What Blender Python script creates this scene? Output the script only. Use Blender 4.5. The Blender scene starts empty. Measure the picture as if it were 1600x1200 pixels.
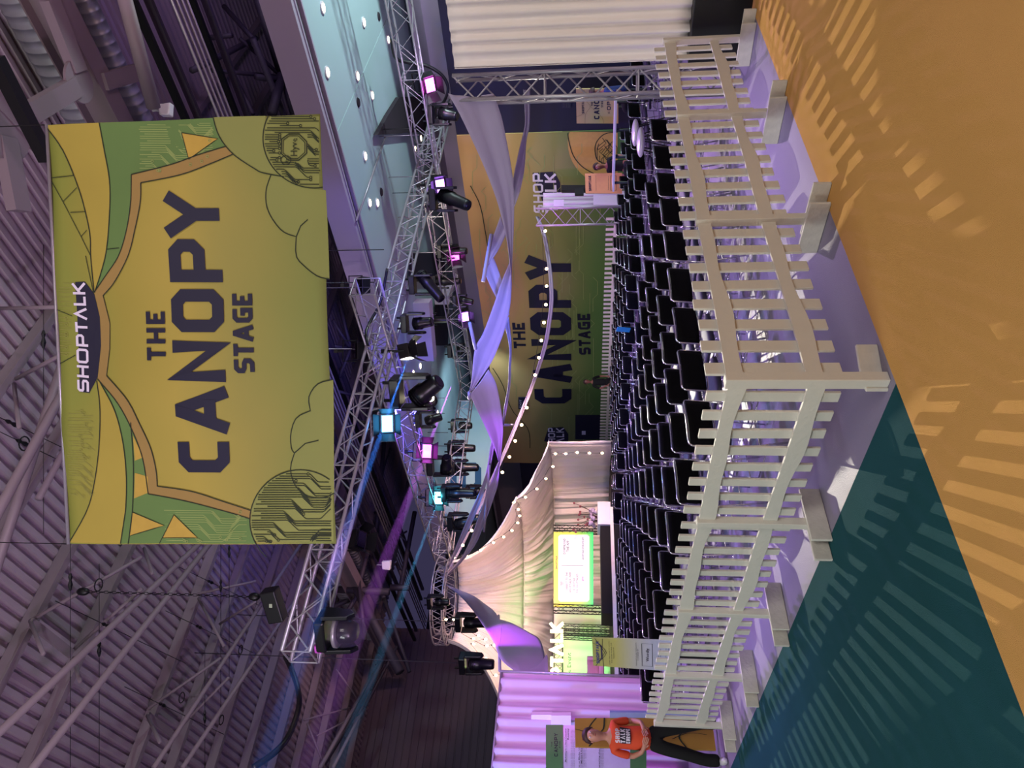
import bpy, bmesh, math, random
from mathutils import Vector, Matrix, noise
random.seed(7)
C = bpy.context.scene.collection
# ---------------------------------------------------------------- camera (phone held sideways: the frame's left is world up)
F = 1120.0; PITCH = math.atan(110/1120); CAMZ = 1.70
sp, cp = math.sin(PITCH), math.cos(PITCH)
cd = bpy.data.cameras.new('camera'); cam = bpy.data.objects.new('camera', cd); C.objects.link(cam)
bpy.context.scene.camera = cam
cd.sensor_fit = 'HORIZONTAL'; cd.sensor_width = 36; cd.lens = 36*F/1600; cd.clip_end = 200; cd.clip_start = .05
upv = Vector((0, -sp, cp)); fw = Vector((0, cp, sp)); rt = Vector((1, 0, 0))
m = Matrix.Identity(4)
for i in range(3):
    m[i][0] = -upv[i]; m[i][1] = rt[i]; m[i][2] = -fw[i]
m.translation = Vector((0, 0, CAMZ)); cam.matrix_world = m
# ---------------------------------------------------------------- hall axes
E1 = Vector((.749, .663, 0)).normalized(); E2 = Vector((-E1.y, E1.x, 0)); Z = Vector((0, 0, 1))
def AB(a, b, z=0): return E1*a + E2*b + Z*z
def ray(x, y): # x down the upright view, y from its right edge
    u = ((1200-y)-600)/F; w = (800-x)/F
    return Vector((u, cp-w*sp, sp+w*cp))
CP = Vector((0, 0, CAMZ))
def P(x, y, d): r = ray(x, y); return CP + r*(d/r.y)
def H(x, y, z=0): r = ray(x, y); return CP + r*((z-CAMZ)/r.z)
def PA(x, y, a): r = ray(x, y); return CP + r*(a/r.dot(E1))
def PB(x, y, b): r = ray(x, y); return CP + r*(b/r.dot(E2))
def ab(p): return p.dot(E1), p.dot(E2)
# ---------------------------------------------------------------- world, lights, exposure
W = bpy.data.worlds.new('world'); bpy.context.scene.world = W; W.use_nodes = True
W.node_tree.nodes['Background'].inputs[0].default_value = (.35, .30, .70, 1)
W.node_tree.nodes['Background'].inputs[1].default_value = .085
vs = bpy.context.scene.view_settings
vs.view_transform = 'Standard'; vs.look = 'None'; vs.gamma = 1; vs.use_curve_mapping = False; vs.exposure = 0.2
def aim(o, target):
    o.rotation_euler = (Vector(target)-o.location).to_track_quat('-Z', 'Y').to_euler()
def area(name, loc, target, size, power, col, size_y=None):
    l = bpy.data.lights.new(name, 'AREA'); l.energy = power; l.color = col; l.size = size
    if size_y: l.shape = 'RECTANGLE'; l.size_y = size_y
    o = bpy.data.objects.new(name, l); C.objects.link(o); o.location = loc; aim(o, target); return o
def spot(name, loc, target, power, col, deg, blend=.3, rad=.05):
    l = bpy.data.lights.new(name, 'SPOT'); l.energy = power; l.color = col; l.spot_size = math.radians(deg)
    l.spot_blend = blend; l.shadow_soft_size = rad
    o = bpy.data.objects.new(name, l); C.objects.link(o); o.location = loc; aim(o, target); return o
def point(name, loc, power, col, rad=.1):
    l = bpy.data.lights.new(name, 'POINT'); l.energy = power; l.color = col; l.shadow_soft_size = rad
    o = bpy.data.objects.new(name, l); C.objects.link(o); o.location = loc; return o
# hall house lighting behind the photographer
area('house_light', (5, -7, 9.0), (1.5, 6, 1), 6, 700, (1, .93, .84))
area('house_light', (-9, -1, 7), (0, 6, .5), 4, 560, (.93, 1, .94))
# added unseen fill spots to brighten the roof and the pale ceiling
spot('roof_fill', (-7, -1, 2.5), (-4, 9, 11.8), 2500, (.82, .55, .9), 110, .6, .4)
spot('roof_fill', (9, 1, 3), (7, 9, 11), 1100, (.8, .55, .75), 100, .6, .4)
spot('ceiling_fill', AB(19.5, 1.0, 2.2), AB(18.5, 7, 7.2), 3300, (.78, 1, .98), 125, .7, .3)
spot('ceiling_fill', AB(19.0, 20, 5.0), AB(18.5, 26, 7.2), 260, (.6, .85, 1), 130, .7, .3)
# stage wash from the rig onto the seats
for a_, b_, p_ in ((5.0, 9.5, 360), (14.4, 8.5, 360), (5.0, 15, 330), (14.2, 15, 360)):
    spot('wash_lamp', AB(a_, b_, 5.8), AB(a_*.8+1.9, b_+.5, 0), p_*2.2, (.60, .30, 1), 118, .6, .25)
spot('wash_lamp', AB(5.5, 7.0, 6.2), AB(4.0, 4.2, 0), 900, (.48, .34, 1), 80, .7, .3)
# printed wall: added fill spots, amber from the right, greenish from the left
spot('wall_fill', AB(15.6, 11.5, 6.6), AB(20, 14.5, 3.0), 330, (1, .86, .68), 100, .6, .3)
spot('wall_fill', AB(14.5, 19, 6.6), AB(20, 18, 2.5), 200, (.95, 1, .8), 110, .6, .3)
spot('beam_fill', AB(15.5, 7.0, 4.4), AB(23.5, 12, 5.6), 420, (.8, .6, 1), 75, .7, .3)  # added fill for the lilac beam above the printed wall
# sails: added violet and blue spots, the last two from off-frame left
spot('sail_fill', AB(8.5, 5.0, 5.5), P(760, 500, 12), 1600, (.05, .18, 1), 50, .6, .1)
spot('sail_fill', AB(8.0, 14.5, 5.6), P(770, 640, 16.0), 560, (.4, .1, 1), 60, .6, .1)
spot('sail_fill', P(700, 900, 15), P(815, 1010, 15.5), 420, (.62, .08, 1), 60, .5, .1)
spot('sail_fill', P(690, 770, 16.5), P(745, 815, 19.5), 330, (.05, .3, 1), 60, .6, .1)
spot('sail_fill', (-5.2, 5.2, 3.4), P(776, 500, 12.2), 3200, (.04, .16, 1), 22, .8, .1)
spot('sail_fill', (-5.4, 5.2, 3.4), P(770, 650, 16), 3600, (.5, .04, 1), 12, .8, .1)
# left drape: added pink and blue spots to tint its folds
spot('drape_fill', P(700, 830, 9.5), P(900, 1120, 12.2), 240, (1, .05, .7), 50, .5, .1)
spot('drape_fill', P(640, 1420, 9.0), P(900, 1130, 12.2), 420, (.08, .16, 1), 60, .5, .1)
# tent interior: added fill spots, warm pink above, green low at the letters
spot('tent_fill', P(840, 560, 18.5), P(800, 850, 25), 2500, (1, .60, .52), 70, .6, .3)
spot('tent_fill', P(900, 1000, 18.5), P(760, 930, 25), 620, (1, .56, .5), 90, .6, .3)
spot('tent_fill', P(935, 1030, 21.8), P(885, 1010, 24.2), 210, (.08, 1, .1), 95, .6, .2)
spot('drape_fill', AB(16.6, 12.4, 3.4), P(900, 325, 21.6), 120, (.65, .08, 1), 70, .5, .08)  # added violet spot tinting the far tower drape
spot('blue_fill', P(640, 640, 17), P(560, 760, 26), 900, (.12, .12, 1), 120, .7, .3)  # added blue fills in place of the haze behind the rig
spot('blue_fill', P(600, 420, 14), P(560, 480, 24), 140, (.15, .12, 1), 110, .7, .3)
spot('frame_fill', AB(15.2, 3, 7.4), AB(16.5, 9, 10), 260, (.6, .4, 1), 110, .7, .3)  # added purple fill to bring out the dark lattice bay
# profile lamps on the rig which shine through the fence onto the carpet
prof = P(664, 632, 19.6)
spot('profile_lamp', prof, (0, 2.2, 0), 6500, (1, .93, .75), 40, .4, .02)
spot('profile_lamp', P(606, 655, 14.2), (-1.2, 2.6, 0), 600, (.25, .5, 1), 50, .5, .05)
spot('profile_lamp', P(690, 290, 18.0), (.8, 3.2, 0), 900, (.7, .45, 1), 50, .5, .05)
# ---------------------------------------------------------------- materials
def lin(h):
    h = h.lstrip('#'); r = []
    for i in (0, 2, 4):
        c = int(h[i:i+2], 16)/255; r.append(c/12.92 if c < .04045 else ((c+.055)/1.055)**2.4)
    return (*r, 1)
MATS = {}
def mat(name, col, rough=.6, metal=0, var=.12, scale=8, bump=0, bscale=40, emit=None, spec=.5, trans=0, alpha=1):
    if name in MATS: return MATS[name]
    M = bpy.data.materials.new(name); M.use_nodes = True; N = M.node_tree.nodes; L = M.node_tree.links
    b = N['Principled BSDF']; c = lin(col)
    b.inputs['Roughness'].default_value = rough; b.inputs['Metallic'].default_value = metal
    b.inputs['Specular IOR Level'].default_value = spec
    tc = N.new('ShaderNodeTexCoord'); nz = N.new('ShaderNodeTexNoise'); nz.inputs['Scale'].default_value = scale
    nz.inputs['Detail'].default_value = 4; L.new(tc.outputs['Object'], nz.inputs['Vector'])
    mx = N.new('ShaderNodeMix'); mx.data_type = 'RGBA'
    mx.inputs[6].default_value = tuple(v*(1-var) for v in c[:3])+(1,)
    mx.inputs[7].default_value = tuple(min(1, v*(1+var)) for v in c[:3])+(1,)
    L.new(nz.outputs['Fac'], mx.inputs[0]); L.new(mx.outputs[2], b.inputs['Base Color'])
    if bump:
        n2 = N.new('ShaderNodeTexNoise'); n2.inputs['Scale'].default_value = bscale; L.new(tc.outputs['Object'], n2.inputs['Vector'])
        bp = N.new('ShaderNodeBump'); bp.inputs['Strength'].default_value = bump; bp.inputs['Distance'].default_value = .01
        L.new(n2.outputs['Fac'], bp.inputs['Height']); L.new(bp.outputs[0], b.inputs['Normal'])
    if emit:
        b.inputs['Emission Color'].default_value = lin(emit[0]); b.inputs['Emission Strength'].default_value = emit[1]
    if trans: b.inputs['Transmission Weight'].default_value = trans
    if alpha < 1: b.inputs['Alpha'].default_value = alpha
    MATS[name] = M; return M
def ramp_mat(name, stops, axis_o, axis_v, length, rough=.75, noise_amt=.25, nscale=.6):
    """print whose ink runs through several colours along one direction of the object"""
    M = bpy.data.materials.new(name); M.use_nodes = True; N = M.node_tree.nodes; L = M.node_tree.links
    b = N['Principled BSDF']; b.inputs['Roughness'].default_value = rough; b.inputs['Specular IOR Level'].default_value = .2
    tc = N.new('ShaderNodeTexCoord')
    s = N.new('ShaderNodeVectorMath'); s.operation = 'SUBTRACT'; s.inputs[1].default_value = axis_o; L.new(tc.outputs['Object'], s.inputs[0])
    d = N.new('ShaderNodeVectorMath'); d.operation = 'DOT_PRODUCT'; d.inputs[1].default_value = Vector(axis_v)/length; L.new(s.outputs[0], d.inputs[0])
    nz = N.new('ShaderNodeTexNoise'); nz.inputs['Scale'].default_value = nscale; L.new(tc.outputs['Object'], nz.inputs['Vector'])
    ma = N.new('ShaderNodeMath'); ma.operation = 'MULTIPLY_ADD'; ma.inputs[1].default_value = noise_amt; ma.inputs[2].default_value = -noise_amt/2
    L.new(nz.outputs['Fac'], ma.inputs[0])
    ad = N.new('ShaderNodeMath'); L.new(ma.outputs[0], ad.inputs[0]); L.new(d.outputs['Value'], ad.inputs[1])
    r = N.new('ShaderNodeValToRGB'); e = r.color_ramp.elements
    while len(e) < len(stops): e.new(.5)
    for k, (p_, c_) in enumerate(stops): e[k].position = p_; e[k].color = lin(c_)
    L.new(ad.outputs[0], r.inputs[0]); L.new(r.outputs[0], b.inputs['Base Color'])
    MATS[name] = M; return M
mat('white_paint', 'D6D2C8', .65, 0, .06, 5, .25, 30)
mat('weathered_paint', 'CFCBC2', .75, 0, .16, 14, .4, 30)
mat('aluminium', 'A6A2AA', .35, .45, .1, 20)
mat('chrome', 'D8D8E0', .18, 1, .03)
mat('black_metal', '08080B', .45, .1, .2, 20)
mat('black_plastic', '0B0B10', .35, 0, .2, 20)
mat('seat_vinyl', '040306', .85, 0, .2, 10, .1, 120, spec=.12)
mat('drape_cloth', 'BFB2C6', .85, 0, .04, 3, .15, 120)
mat('seat_top', '1C1832', .6, 0, .15, 10, .1, 60, spec=.5)  # violet-blue sheen of the black seats put into the base colour
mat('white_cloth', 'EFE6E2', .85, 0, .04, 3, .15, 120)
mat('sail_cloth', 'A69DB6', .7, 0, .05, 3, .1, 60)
mat('roof_steel', 'A3949E', .6, .1, .08, 1)
mat('roof_beam', '85767E', .6, .1, .12, 1)
mat('dark_beam', '3A3340', .6, .1, .2, 2)
mat('duct_metal', 'A8ABB2', .35, .5, .25, 1.2)
mat('navy_print', '13112E', .6, 0, .05)
mat('navy_wall', '15122C', .8, 0, .1, 1)
mat('lilac_wall', 'A79BB0', .7, 0, .05, .6)
mat('soffit_panel', 'A9C2C8', .55, 0, .05, .4)
mat('dark_wall', '2A222C', .85, 0, .25, .5)
mat('end_wall', '584B5A', .85, 0, .2, .4)
mat('lavender_floor', '837C90', .5, 0, .10, 1.2, .3, 150)
mat('skin', 'B98470', .5, 0, .06)
mat('skin_dark', '8A5646', .5, 0, .06)
mat('hair', '3A221E', .6, 0, .2, 40)
mat('orange_shirt', 'D24A26', .8, 0, .06, 6, .2, 12)
mat('black_cloth', '08080A', .9, 0, .1)
mat('blue_cloth', '1B2A6B', .85, 0, .1)
mat('white_plastic', 'DAD6DE', .35, 0, .02)
mat('stage_white', 'E8DFD0', .6)
mat('bulb', 'FFE9C0', .3, emit=('FFD9A0', 14))
mat('downlight_glow', 'FFF1D8', .3, emit=('FFE8C4', 6))
mat('cyan_glow', '9FD4FF', .3, emit=('4CB8FF', 8))
mat('teal_glow', 'BFF4FF', .3, emit=('5CE6FF', 7))
mat('magenta_glow', 'FFC0F4', .3, emit=('F040E0', 6))
mat('violet_glow', 'E0C8FF', .3, emit=('B070FF', 7))
mat('white_glow', 'FFFBE0', .3, emit=('FFF2C8', 18))
mat('sign_glow', 'FFF9D8', .3, emit=('FFF2B8', 3.2))
mat('grey_text', '55504A', .8)
mat('black_text', '1A1A22', .8)
mat('print_white', 'DAD3E2', .7)
mat('line_ink', '1F2A16', .8)
mat('faint_ink', '8C8D46', .8)
mat('pink_text', 'E884B8', .8)
mat('lens_dark', '120C1C', .1, 0)
def carpet(name, col, var=.1):
    M = mat(name, col, .95, 0, var, 1.1, .5, 260, spec=.1); return M
carpet('orange_carpet', 'CC9A58'); carpet('green_carpet', '1E4A50', .22)
# ---------------------------------------------------------------- object helpers
def tag(o, label=None, cat=None, group=None, kind=None):
    if label: o['label'] = label
    if cat: o['category'] = cat
    if group: o['group'] = group
    if kind: o['kind'] = kind
    return o
def empty(name, loc=(0, 0, 0), label=None, cat=None, group=None):
    o = bpy.data.objects.new(name, None); C.objects.link(o); o.location = loc; o.empty_display_size = .1
    return tag(o, label, cat, group)
def link(name, me, m_, parent=None):
    if m_ is not None and not me.materials: me.materials.append(MATS[m_] if isinstance(m_, str) else m_)
    o = bpy.data.objects.new(name, me); C.objects.link(o)
    if parent is not None:
        o.parent = parent
        pm = Matrix.Translation(parent.location) if parent.parent is None else None
    return o
class MB:
    """collects shapes (world or local coordinates) into one mesh"""
    def __init__(s, T=None): s.v = []; s.f = []; s.T = T or Matrix.Identity(4); s.smooth = False
    def add(s, vs, fs):
        n = len(s.v); s.v += [s.T @ Vector(v) for v in vs]; s.f += [tuple(i+n for i in f) for f in fs]; return s
    def box(s, c, size, X=Vector((1, 0, 0)), Y=None, Zd=Vector((0, 0, 1))):
        c = Vector(c); X = Vector(X).normalized(); Zd = Vector(Zd); Y = Vector(Y) if Y is not None else Zd.cross(X).normalized(); Zd = X.cross(Y).normalized()
        h = [v/2 for v in size]
        vs = [c+X*(sx*h[0])+Y*(sy*h[1])+Zd*(sz*h[2]) for sz in (-1, 1) for sx, sy in ((-1, -1), (1, -1), (1, 1), (-1, 1))]
        return s.add(vs, [(3, 2, 1, 0), (4, 5, 6, 7), (0, 1, 5, 4), (1, 2, 6, 5), (2, 3, 7, 6), (3, 0, 4, 7)])
    def bar(s, p, q, w, h, up=Vector((0, 0, 1))):
        p = Vector(p); q = Vector(q); X = (q-p); l = X.length; X = X/l
        if abs(X.dot(up)) > .98: up = Vector((0, 1, 0))
        Y = up.cross(X).normalized(); return s.box((p+q)/2, (l, w, h), X, Y)
    def tube(s, p, q, r, n=6, r2=None, cap=True):
        return s.path([p, q], r, n, r2=r2, cap=cap)
    def path(s, pts, r, n=6, r2=None, cap=True, closed=False):
        pts = [Vector(p) for p in pts]; k = len(pts); vs = []; prev = None
        for i, p in enumerate(pts):
            a = pts[(i-1) % k] if (closed or i) else p; b = pts[(i+1) % k] if (closed or i < k-1) else p
            t = (b-a).normalized()
            if prev is None:
                u = Vector((0, 0, 1)) if abs(t.z) < .9 else Vector((1, 0, 0)); x = t.cross(u).normalized()
            else:
                x = (prev - t*prev.dot(t)).normalized()
            prev = x; y = t.cross(x)
            rr = r if r2 is None else r + (r2-r)*i/(k-1)
            vs += [p + x*(rr*math.cos(2*math.pi*j/n)) + y*(rr*math.sin(2*math.pi*j/n)) for j in range(n)]
        fs = []
        for i in range(k if closed else k-1):
            for j in range(n):
                a = i*n+j; b = i*n+(j+1) % n; c = ((i+1) % k)*n+(j+1) % n; d = ((i+1) % k)*n+j
                fs.append((a, b, c, d))
        if cap and not closed: fs += [tuple(range(n-1, -1, -1)), tuple(range((k-1)*n, k*n))]
        return s.add(vs, fs)
    def lathe(s, o, ax, prof, n=16):
        """prof = [(distance along ax, radius)]"""
        o = Vector(o); ax = Vector(ax).normalized(); u = Vector((0, 0, 1)) if abs(ax.z) < .9 else Vector((1, 0, 0))
        x = ax.cross(u).normalized(); y = ax.cross(x); vs = []; k = len(prof)
        for h, r in prof: vs += [o+ax*h+x*(r*math.cos(2*math.pi*j/n))+y*(r*math.sin(2*math.pi*j/n)) for j in range(n)]
        fs = [(i*n+j, i*n+(j+1) % n, (i+1)*n+(j+1) % n, (i+1)*n+j) for i in range(k-1) for j in range(n)]
        fs += [tuple(range(n-1, -1, -1)), tuple(range((k-1)*n, k*n))]
        return s.add(vs, fs)
    def ball(s, c, r, n=10, m=7, sq=(1, 1, 1)):
        vs = [Vector(c)+Vector((0, 0, r*sq[2]))]; fs = []
        for i in range(1, m):
            t = math.pi*i/m
            vs += [Vector(c)+Vector((r*sq[0]*math.sin(t)*math.cos(2*math.pi*j/n), r*sq[1]*math.sin(t)*math.sin(2*math.pi*j/n), r*sq[2]*math.cos(t))) for j in range(n)]
        vs.append(Vector(c)-Vector((0, 0, r*sq[2]))); e = len(vs)-1
        for j in range(n):
            fs.append((0, 1+j, 1+(j+1) % n)); fs.append((e, 1+(m-2)*n+(j+1) % n, 1+(m-2)*n+j))
            for i in range(m-2): a = 1+i*n; fs.append((a+j, a+n+j, a+n+(j+1) % n, a+(j+1) % n))
        return s.add(vs, fs)
    def poly(s, pts, off=None):
        """flat polygon, thick by off (vector)"""
        pts = [Vector(p) for p in pts]; n = len(pts)
        if off is None: return s.add(pts, [tuple(range(n))])
        off = Vector(off); vs = pts+[p+off for p in pts]
        fs = [tuple(range(n-1, -1, -1)), tuple(range(n, 2*n))]+[(i, (i+1) % n, n+(i+1) % n, n+i) for i in range(n)]
        return s.add(vs, fs)
    def grid(s, rows):
        """rows of equal length -> surface"""
        n = len(rows[0]); vs = [p for r in rows for p in r]
        return s.add(vs, [(i*n+j, i*n+j+1, (i+1)*n+j+1, (i+1)*n+j) for i in range(len(rows)-1) for j in range(n-1)])
    def mesh(s, name, m_=None, smooth=False, origin=None, ngon=True):
        me = bpy.data.meshes.new(name); o = Vector(origin) if origin is not None else Vector()
        me.from_pydata([v-o for v in s.v], [], s.f)
        if ngon:
            bm = bmesh.new(); bm.from_mesh(me); bmesh.ops.recalc_face_normals(bm, faces=bm.faces); bm.to_mesh(me); bm.free()
        if smooth:
            me.polygons.foreach_set('use_smooth', [True]*len(me.polygons))
        me.update()
        if m_ is not None: me.materials.append(MATS[m_] if isinstance(m_, str) else m_)
        return me
    def build(s, name, m_, parent=None, smooth=False, label=None, origin=None, kind=None):
        """world coordinates in; parent is an Empty (or part) -> its world position is subtracted"""
        if parent is not None:
            w = wloc(parent); me = s.mesh(name, m_, smooth, w); o = link(name, me, None, parent)
        else:
            if origin is None:
                n = len(s.v); origin = Vector((sum(v.x for v in s.v)/n, sum(v.y for v in s.v)/n, min(v.z for v in s.v)))
            me = s.mesh(name, m_, smooth, origin); o = link(name, me, None); o.location = origin
        if label: o['label'] = label
        if kind: o['kind'] = kind
        return o
def wloc(o):
    l = Vector(o.location)
    while o.parent is not None: o = o.parent; l += Vector(o.location)
    return l
def child_origin(o, origin): pass
def solidify(o, t, off=0):
    md = o.modifiers.new('thickness', 'SOLIDIFY'); md.thickness = t; md.offset = off; return o
def bevel(o, w, seg=2):
    md = o.modifiers.new('bevel', 'BEVEL'); md.width = w; md.segments = seg; md.limit_method = 'ANGLE'; return o
def structure(name, mb, m_, **k):
    o = mb.build(name, m_, **k); o['kind'] = 'structure'; return o
def catmull(pts, n):
    """pts: list of tuples -> n samples"""
    K = len(pts); out = []
    for i in range(n):
        t = (K-1)*i/(n-1); k = min(int(t), K-2); t -= k
        p = [pts[max(k-1, 0)], pts[k], pts[k+1], pts[min(k+2, K-1)]]
        out.append(tuple(.5*((2*b)+(c-a)*t+(2*a-5*b+4*c-d)*t*t+(3*b-a-3*c+d)*t**3) for a, b, c, d in zip(*p)))
    return out
# ---------------------------------------------------------------- block lettering
def rr(w, h, c):  # closed rounded rectangle centreline
    return [(c, 0), (w-c, 0), (w, c), (w, h-c), (w-c, h), (c, h), (0, h-c), (0, c), (c, 0)]
def glyph(ch, w, t):
    h = t/2; W_ = w-t; H_ = 1-t; c = .12
    g = {
     'C': [[(W_, 0), (c, 0), (0, c), (0, H_-c), (c, H_), (W_, H_)]],
     'A': [[(-.02*w, -h), (W_*.5-.03, H_+.0), (W_*.5+.03, H_+.0), (W_+.02*w, -h)], [(W_*.2, .22), (W_*.8, .22)]],
     'N': [[(0, -h), (0, H_), (W_, 0), (W_, H_+h)]],
     'O': [rr(W_, H_, c)],
     'P': [[(0, -h), (0, H_), (W_-c, H_), (W_, H_-c), (W_, .32+c), (W_-c, .32), (0, .32)]],
     'Y': [[(-.02*w, H_+h), (W_/2, .36), (W_+.02*w, H_+h)], [(W_/2, .42), (W_/2, -h)]],
     'T': [[(-h, H_), (W_+h, H_)], [(W_/2, H_), (W_/2, -h)]],
     'H': [[(0, -h), (0, H_+h)], [(W_, -h), (W_, H_+h)], [(0, H_/2), (W_, H_/2)]],
     'E': [[(W_+h, 0), (0, 0), (0, H_), (W_+h, H_)], [(0, H_/2), (W_, H_/2)]],
     'S': [[(-h*.5, 0), (W_-c, 0), (W_, c), (W_, H_/2-c*.5), (W_-c, H_/2), (c, H_/2), (0, H_/2+c*.5), (0, H_-c), (c, H_), (W_+h*.5, H_)]],
     'G': [[(W_+h*.5, H_), (c, H_), (0, H_-c), (0, c), (c, 0), (W_, 0), (W_, H_/2), (W_*.45, H_/2)]],
     'L': [[(0, H_+h), (0, 0), (W_+h, 0)]],
     'K': [[(0, -h), (0, H_+h)], [(W_, H_+h), (h*.6, H_*.45)], [(W_*.3, H_*.55), (W_+.02, -h)]],
     'V': [[(-.02*w, -h), (W_*.5, H_), (W_+.02*w, -h)]],
     'U': [[(0, H_+h), (0, c), (c, 0), (W_-c, 0), (W_, c), (W_, H_+h)]],
     'R': [[(0, -h), (0, H_), (W_-c, H_), (W_, H_-c), (W_, .36+c), (W_-c, .36), (0, .36)], [(W_*.4, .36), (W_, -h)]],
     '6': [[(W_, H_), (c, H_), (0, H_-c), (0, c), (c, 0), (W_-c, 0), (W_, c), (W_, .4), (W_-c, .5), (0, .5)]],
     '=': [],
    }[ch]
    return [[(x+h, y+h) for x, y in s] for s in g]
def strokes(mb, lines, t, fn, closed_ok=True):
    for s in lines:
        n = len(s); cl = n > 3 and s[0] == s[-1]
        L_, R_ = [], []
        for i in range(n):
            p = Vector(s[i])
            a = Vector(s[i-1]) if i else (Vector(s[-2]) if cl else None); b = Vector(s[i+1]) if i < n-1 else (Vector(s[1]) if cl else None)
            d1 = (p-a).normalized() if a is not None else None; d2 = (b-p).normalized() if b is not None else None
            if d1 is None: d1 = d2
            if d2 is None: d2 = d1
            nn = Vector((-(d1+d2).y, (d1+d2).x))
            if nn.length < 1e-6: nn = Vector((-d1.y, d1.x))
            nn.normalize(); k = max(.45, nn.dot(Vector((-d1.y, d1.x)))); q = nn*(t/2/k)
            L_.append(p+q); R_.append(p-q)
        vs = [fn(v.x, v.y) for pr in zip(L_, R_) for v in pr]
        mb.add(vs, [(2*i, 2*i+1, 2*i+3, 2*i+2) for i in range(n-1)])
def quadmap(BL, BR, TR, TL, lift=Vector((0, 0, 0))):
    BL, BR, TR, TL = (Vector(p) for p in (BL, BR, TR, TL))
    def fn(s, t): return (BL*(1-s)+BR*s)*(1-t)+(TL*(1-s)+TR*s)*t+lift
    return fn
def word(mb, text, fn, widths=None, t=.2, gap=.18, slim=1.0):
    """text fills the unit square of fn; aspect measured from fn"""
    ht = (fn(0, 1)-fn(0, 0)).length; wd = (fn(1, 0)-fn(0, 0)).length
    W0 = wd/ht; ws = [(widths or {}).get(c, {'T': .62, 'E': .6, 'L': .55, 'N': .8, 'O': .8, ' ': .3}.get(c, .75)) for c in text]
    tot = sum(ws)+gap*(len(text)-1); k = W0/tot; x = 0
    for c, w in zip(text, ws):
        if c != ' ':
            ww = w*k; g = glyph(c, ww, t)
            strokes(mb, g, t, lambda a, b, x=x: fn((x+a)/W0, b))
        x += (w+gap)*k
    return mb
FC = {}
def font_mesh(text, spacing=1.0, bold=0):
    key = (text, spacing, bold)
    if key in FC: return FC[key]
    cu = bpy.data.curves.new('t', 'FONT'); cu.body = text; cu.resolution_u = 1; cu.space_character = spacing; cu.offset = bold
    ob = bpy.data.objects.new('t', cu); C.objects.link(ob); dg = bpy.context.evaluated_depsgraph_get(); dg.update()
    me = ob.evaluated_get(dg).to_mesh(); vs = [v.co.copy() for v in me.vertices]; fs = [tuple(p.vertices) for p in me.polygons]
    bpy.data.objects.remove(ob); bpy.data.curves.remove(cu)
    x0 = min(v.x for v in vs); x1 = max(v.x for v in vs); FC[key] = (vs, fs, x0, x1); return FC[key]
def print_line(mb, text, fn, s0, s1, t0, th, bold=0, keep=False):
    """line of small type in the unit square fn from s0 to s1, baseline t0, cap height th"""
    vs, fs, x0, x1 = font_mesh(text, 1, bold); k = (s1-s0)/(x1-x0)
    mb.add([fn(s0+(v.x-x0)*k, t0+v.y/.7*th) for v in vs], fs); return mb
ORD = ['first', 'second', 'third', 'fourth', 'fifth', 'sixth', 'seventh', 'eighth', 'ninth', 'tenth', 'eleventh', 'twelfth', 'thirteenth', 'fourteenth', 'fifteenth', 'sixteenth', 'seventeenth', 'eighteenth']
# ================================================================ SETTING
g0 = H(1170, 0); J = H(1400, 599); d1 = (g0-J).normalized(); g2 = H(1142, 1199); d2 = (g2-J).normalized()
J.z = 0
def ground(name, pts, m_, z=0):
    mb = MB(); mb.poly([Vector((p.x, p.y, z)) for p in pts], (0, 0, -.05)); return structure(name, mb, m_, origin=(0, 0, 0))
ground('floor_seating', [J, J+d1*70, J+d1*70+d2*70, J+d2*70], 'lavender_floor')
ground('floor_orange', [J, J+d1*70, J+d1*70-d2*25, J-d1*25-d2*25, J-d1*25], 'orange_carpet')
ground('floor_green', [J, J-d1*25, J-d1*25+d2*70, J+d2*70], 'green_carpet')
# a second tone in the printed carpet, faint long flecks
# roof deck: corrugated steel sheet, ribs along E2
ZR = 11.8
mb = MB(); per = .24; a = -22.0; row0 = []; row1 = []
while a < 34:
    for da, dz in ((0, 0), (.10, 0), (.13, .07), (.21, .07)):
        row0.append(AB(a+da, -8, ZR+dz)); row1.append(AB(a+da, 35, ZR+dz))
    a += per
mb.grid([row0, row1]); o = structure('ceiling', mb, 'roof_steel', origin=(0, 0, ZR))
# purlins under the deck
roof = empty('roof_framing', (0, 0, 0)); roof['kind'] = 'structure'
bs = [ab(H(x, 850, ZR-.15))[1] for x in (107, 200, 335, 385)]
st = (bs[3]-bs[0])/4
bl = [bs[0]-2*st, bs[0]-st, bs[0], bs[1], bs[2], bs[3]] + [bs[3]+st*1.25*k for k in range(1, 12)]
for b in bl:
    if b > 34.5: break
    p = MB(); p.bar(AB(-22, b, ZR-.16), AB(33, b, ZR-.16), .02, .26)
    p.bar(AB(-22, b, ZR-.30), AB(33, b, ZR-.30), .15, .02); p.build('purlin', 'roof_beam', roof)
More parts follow.
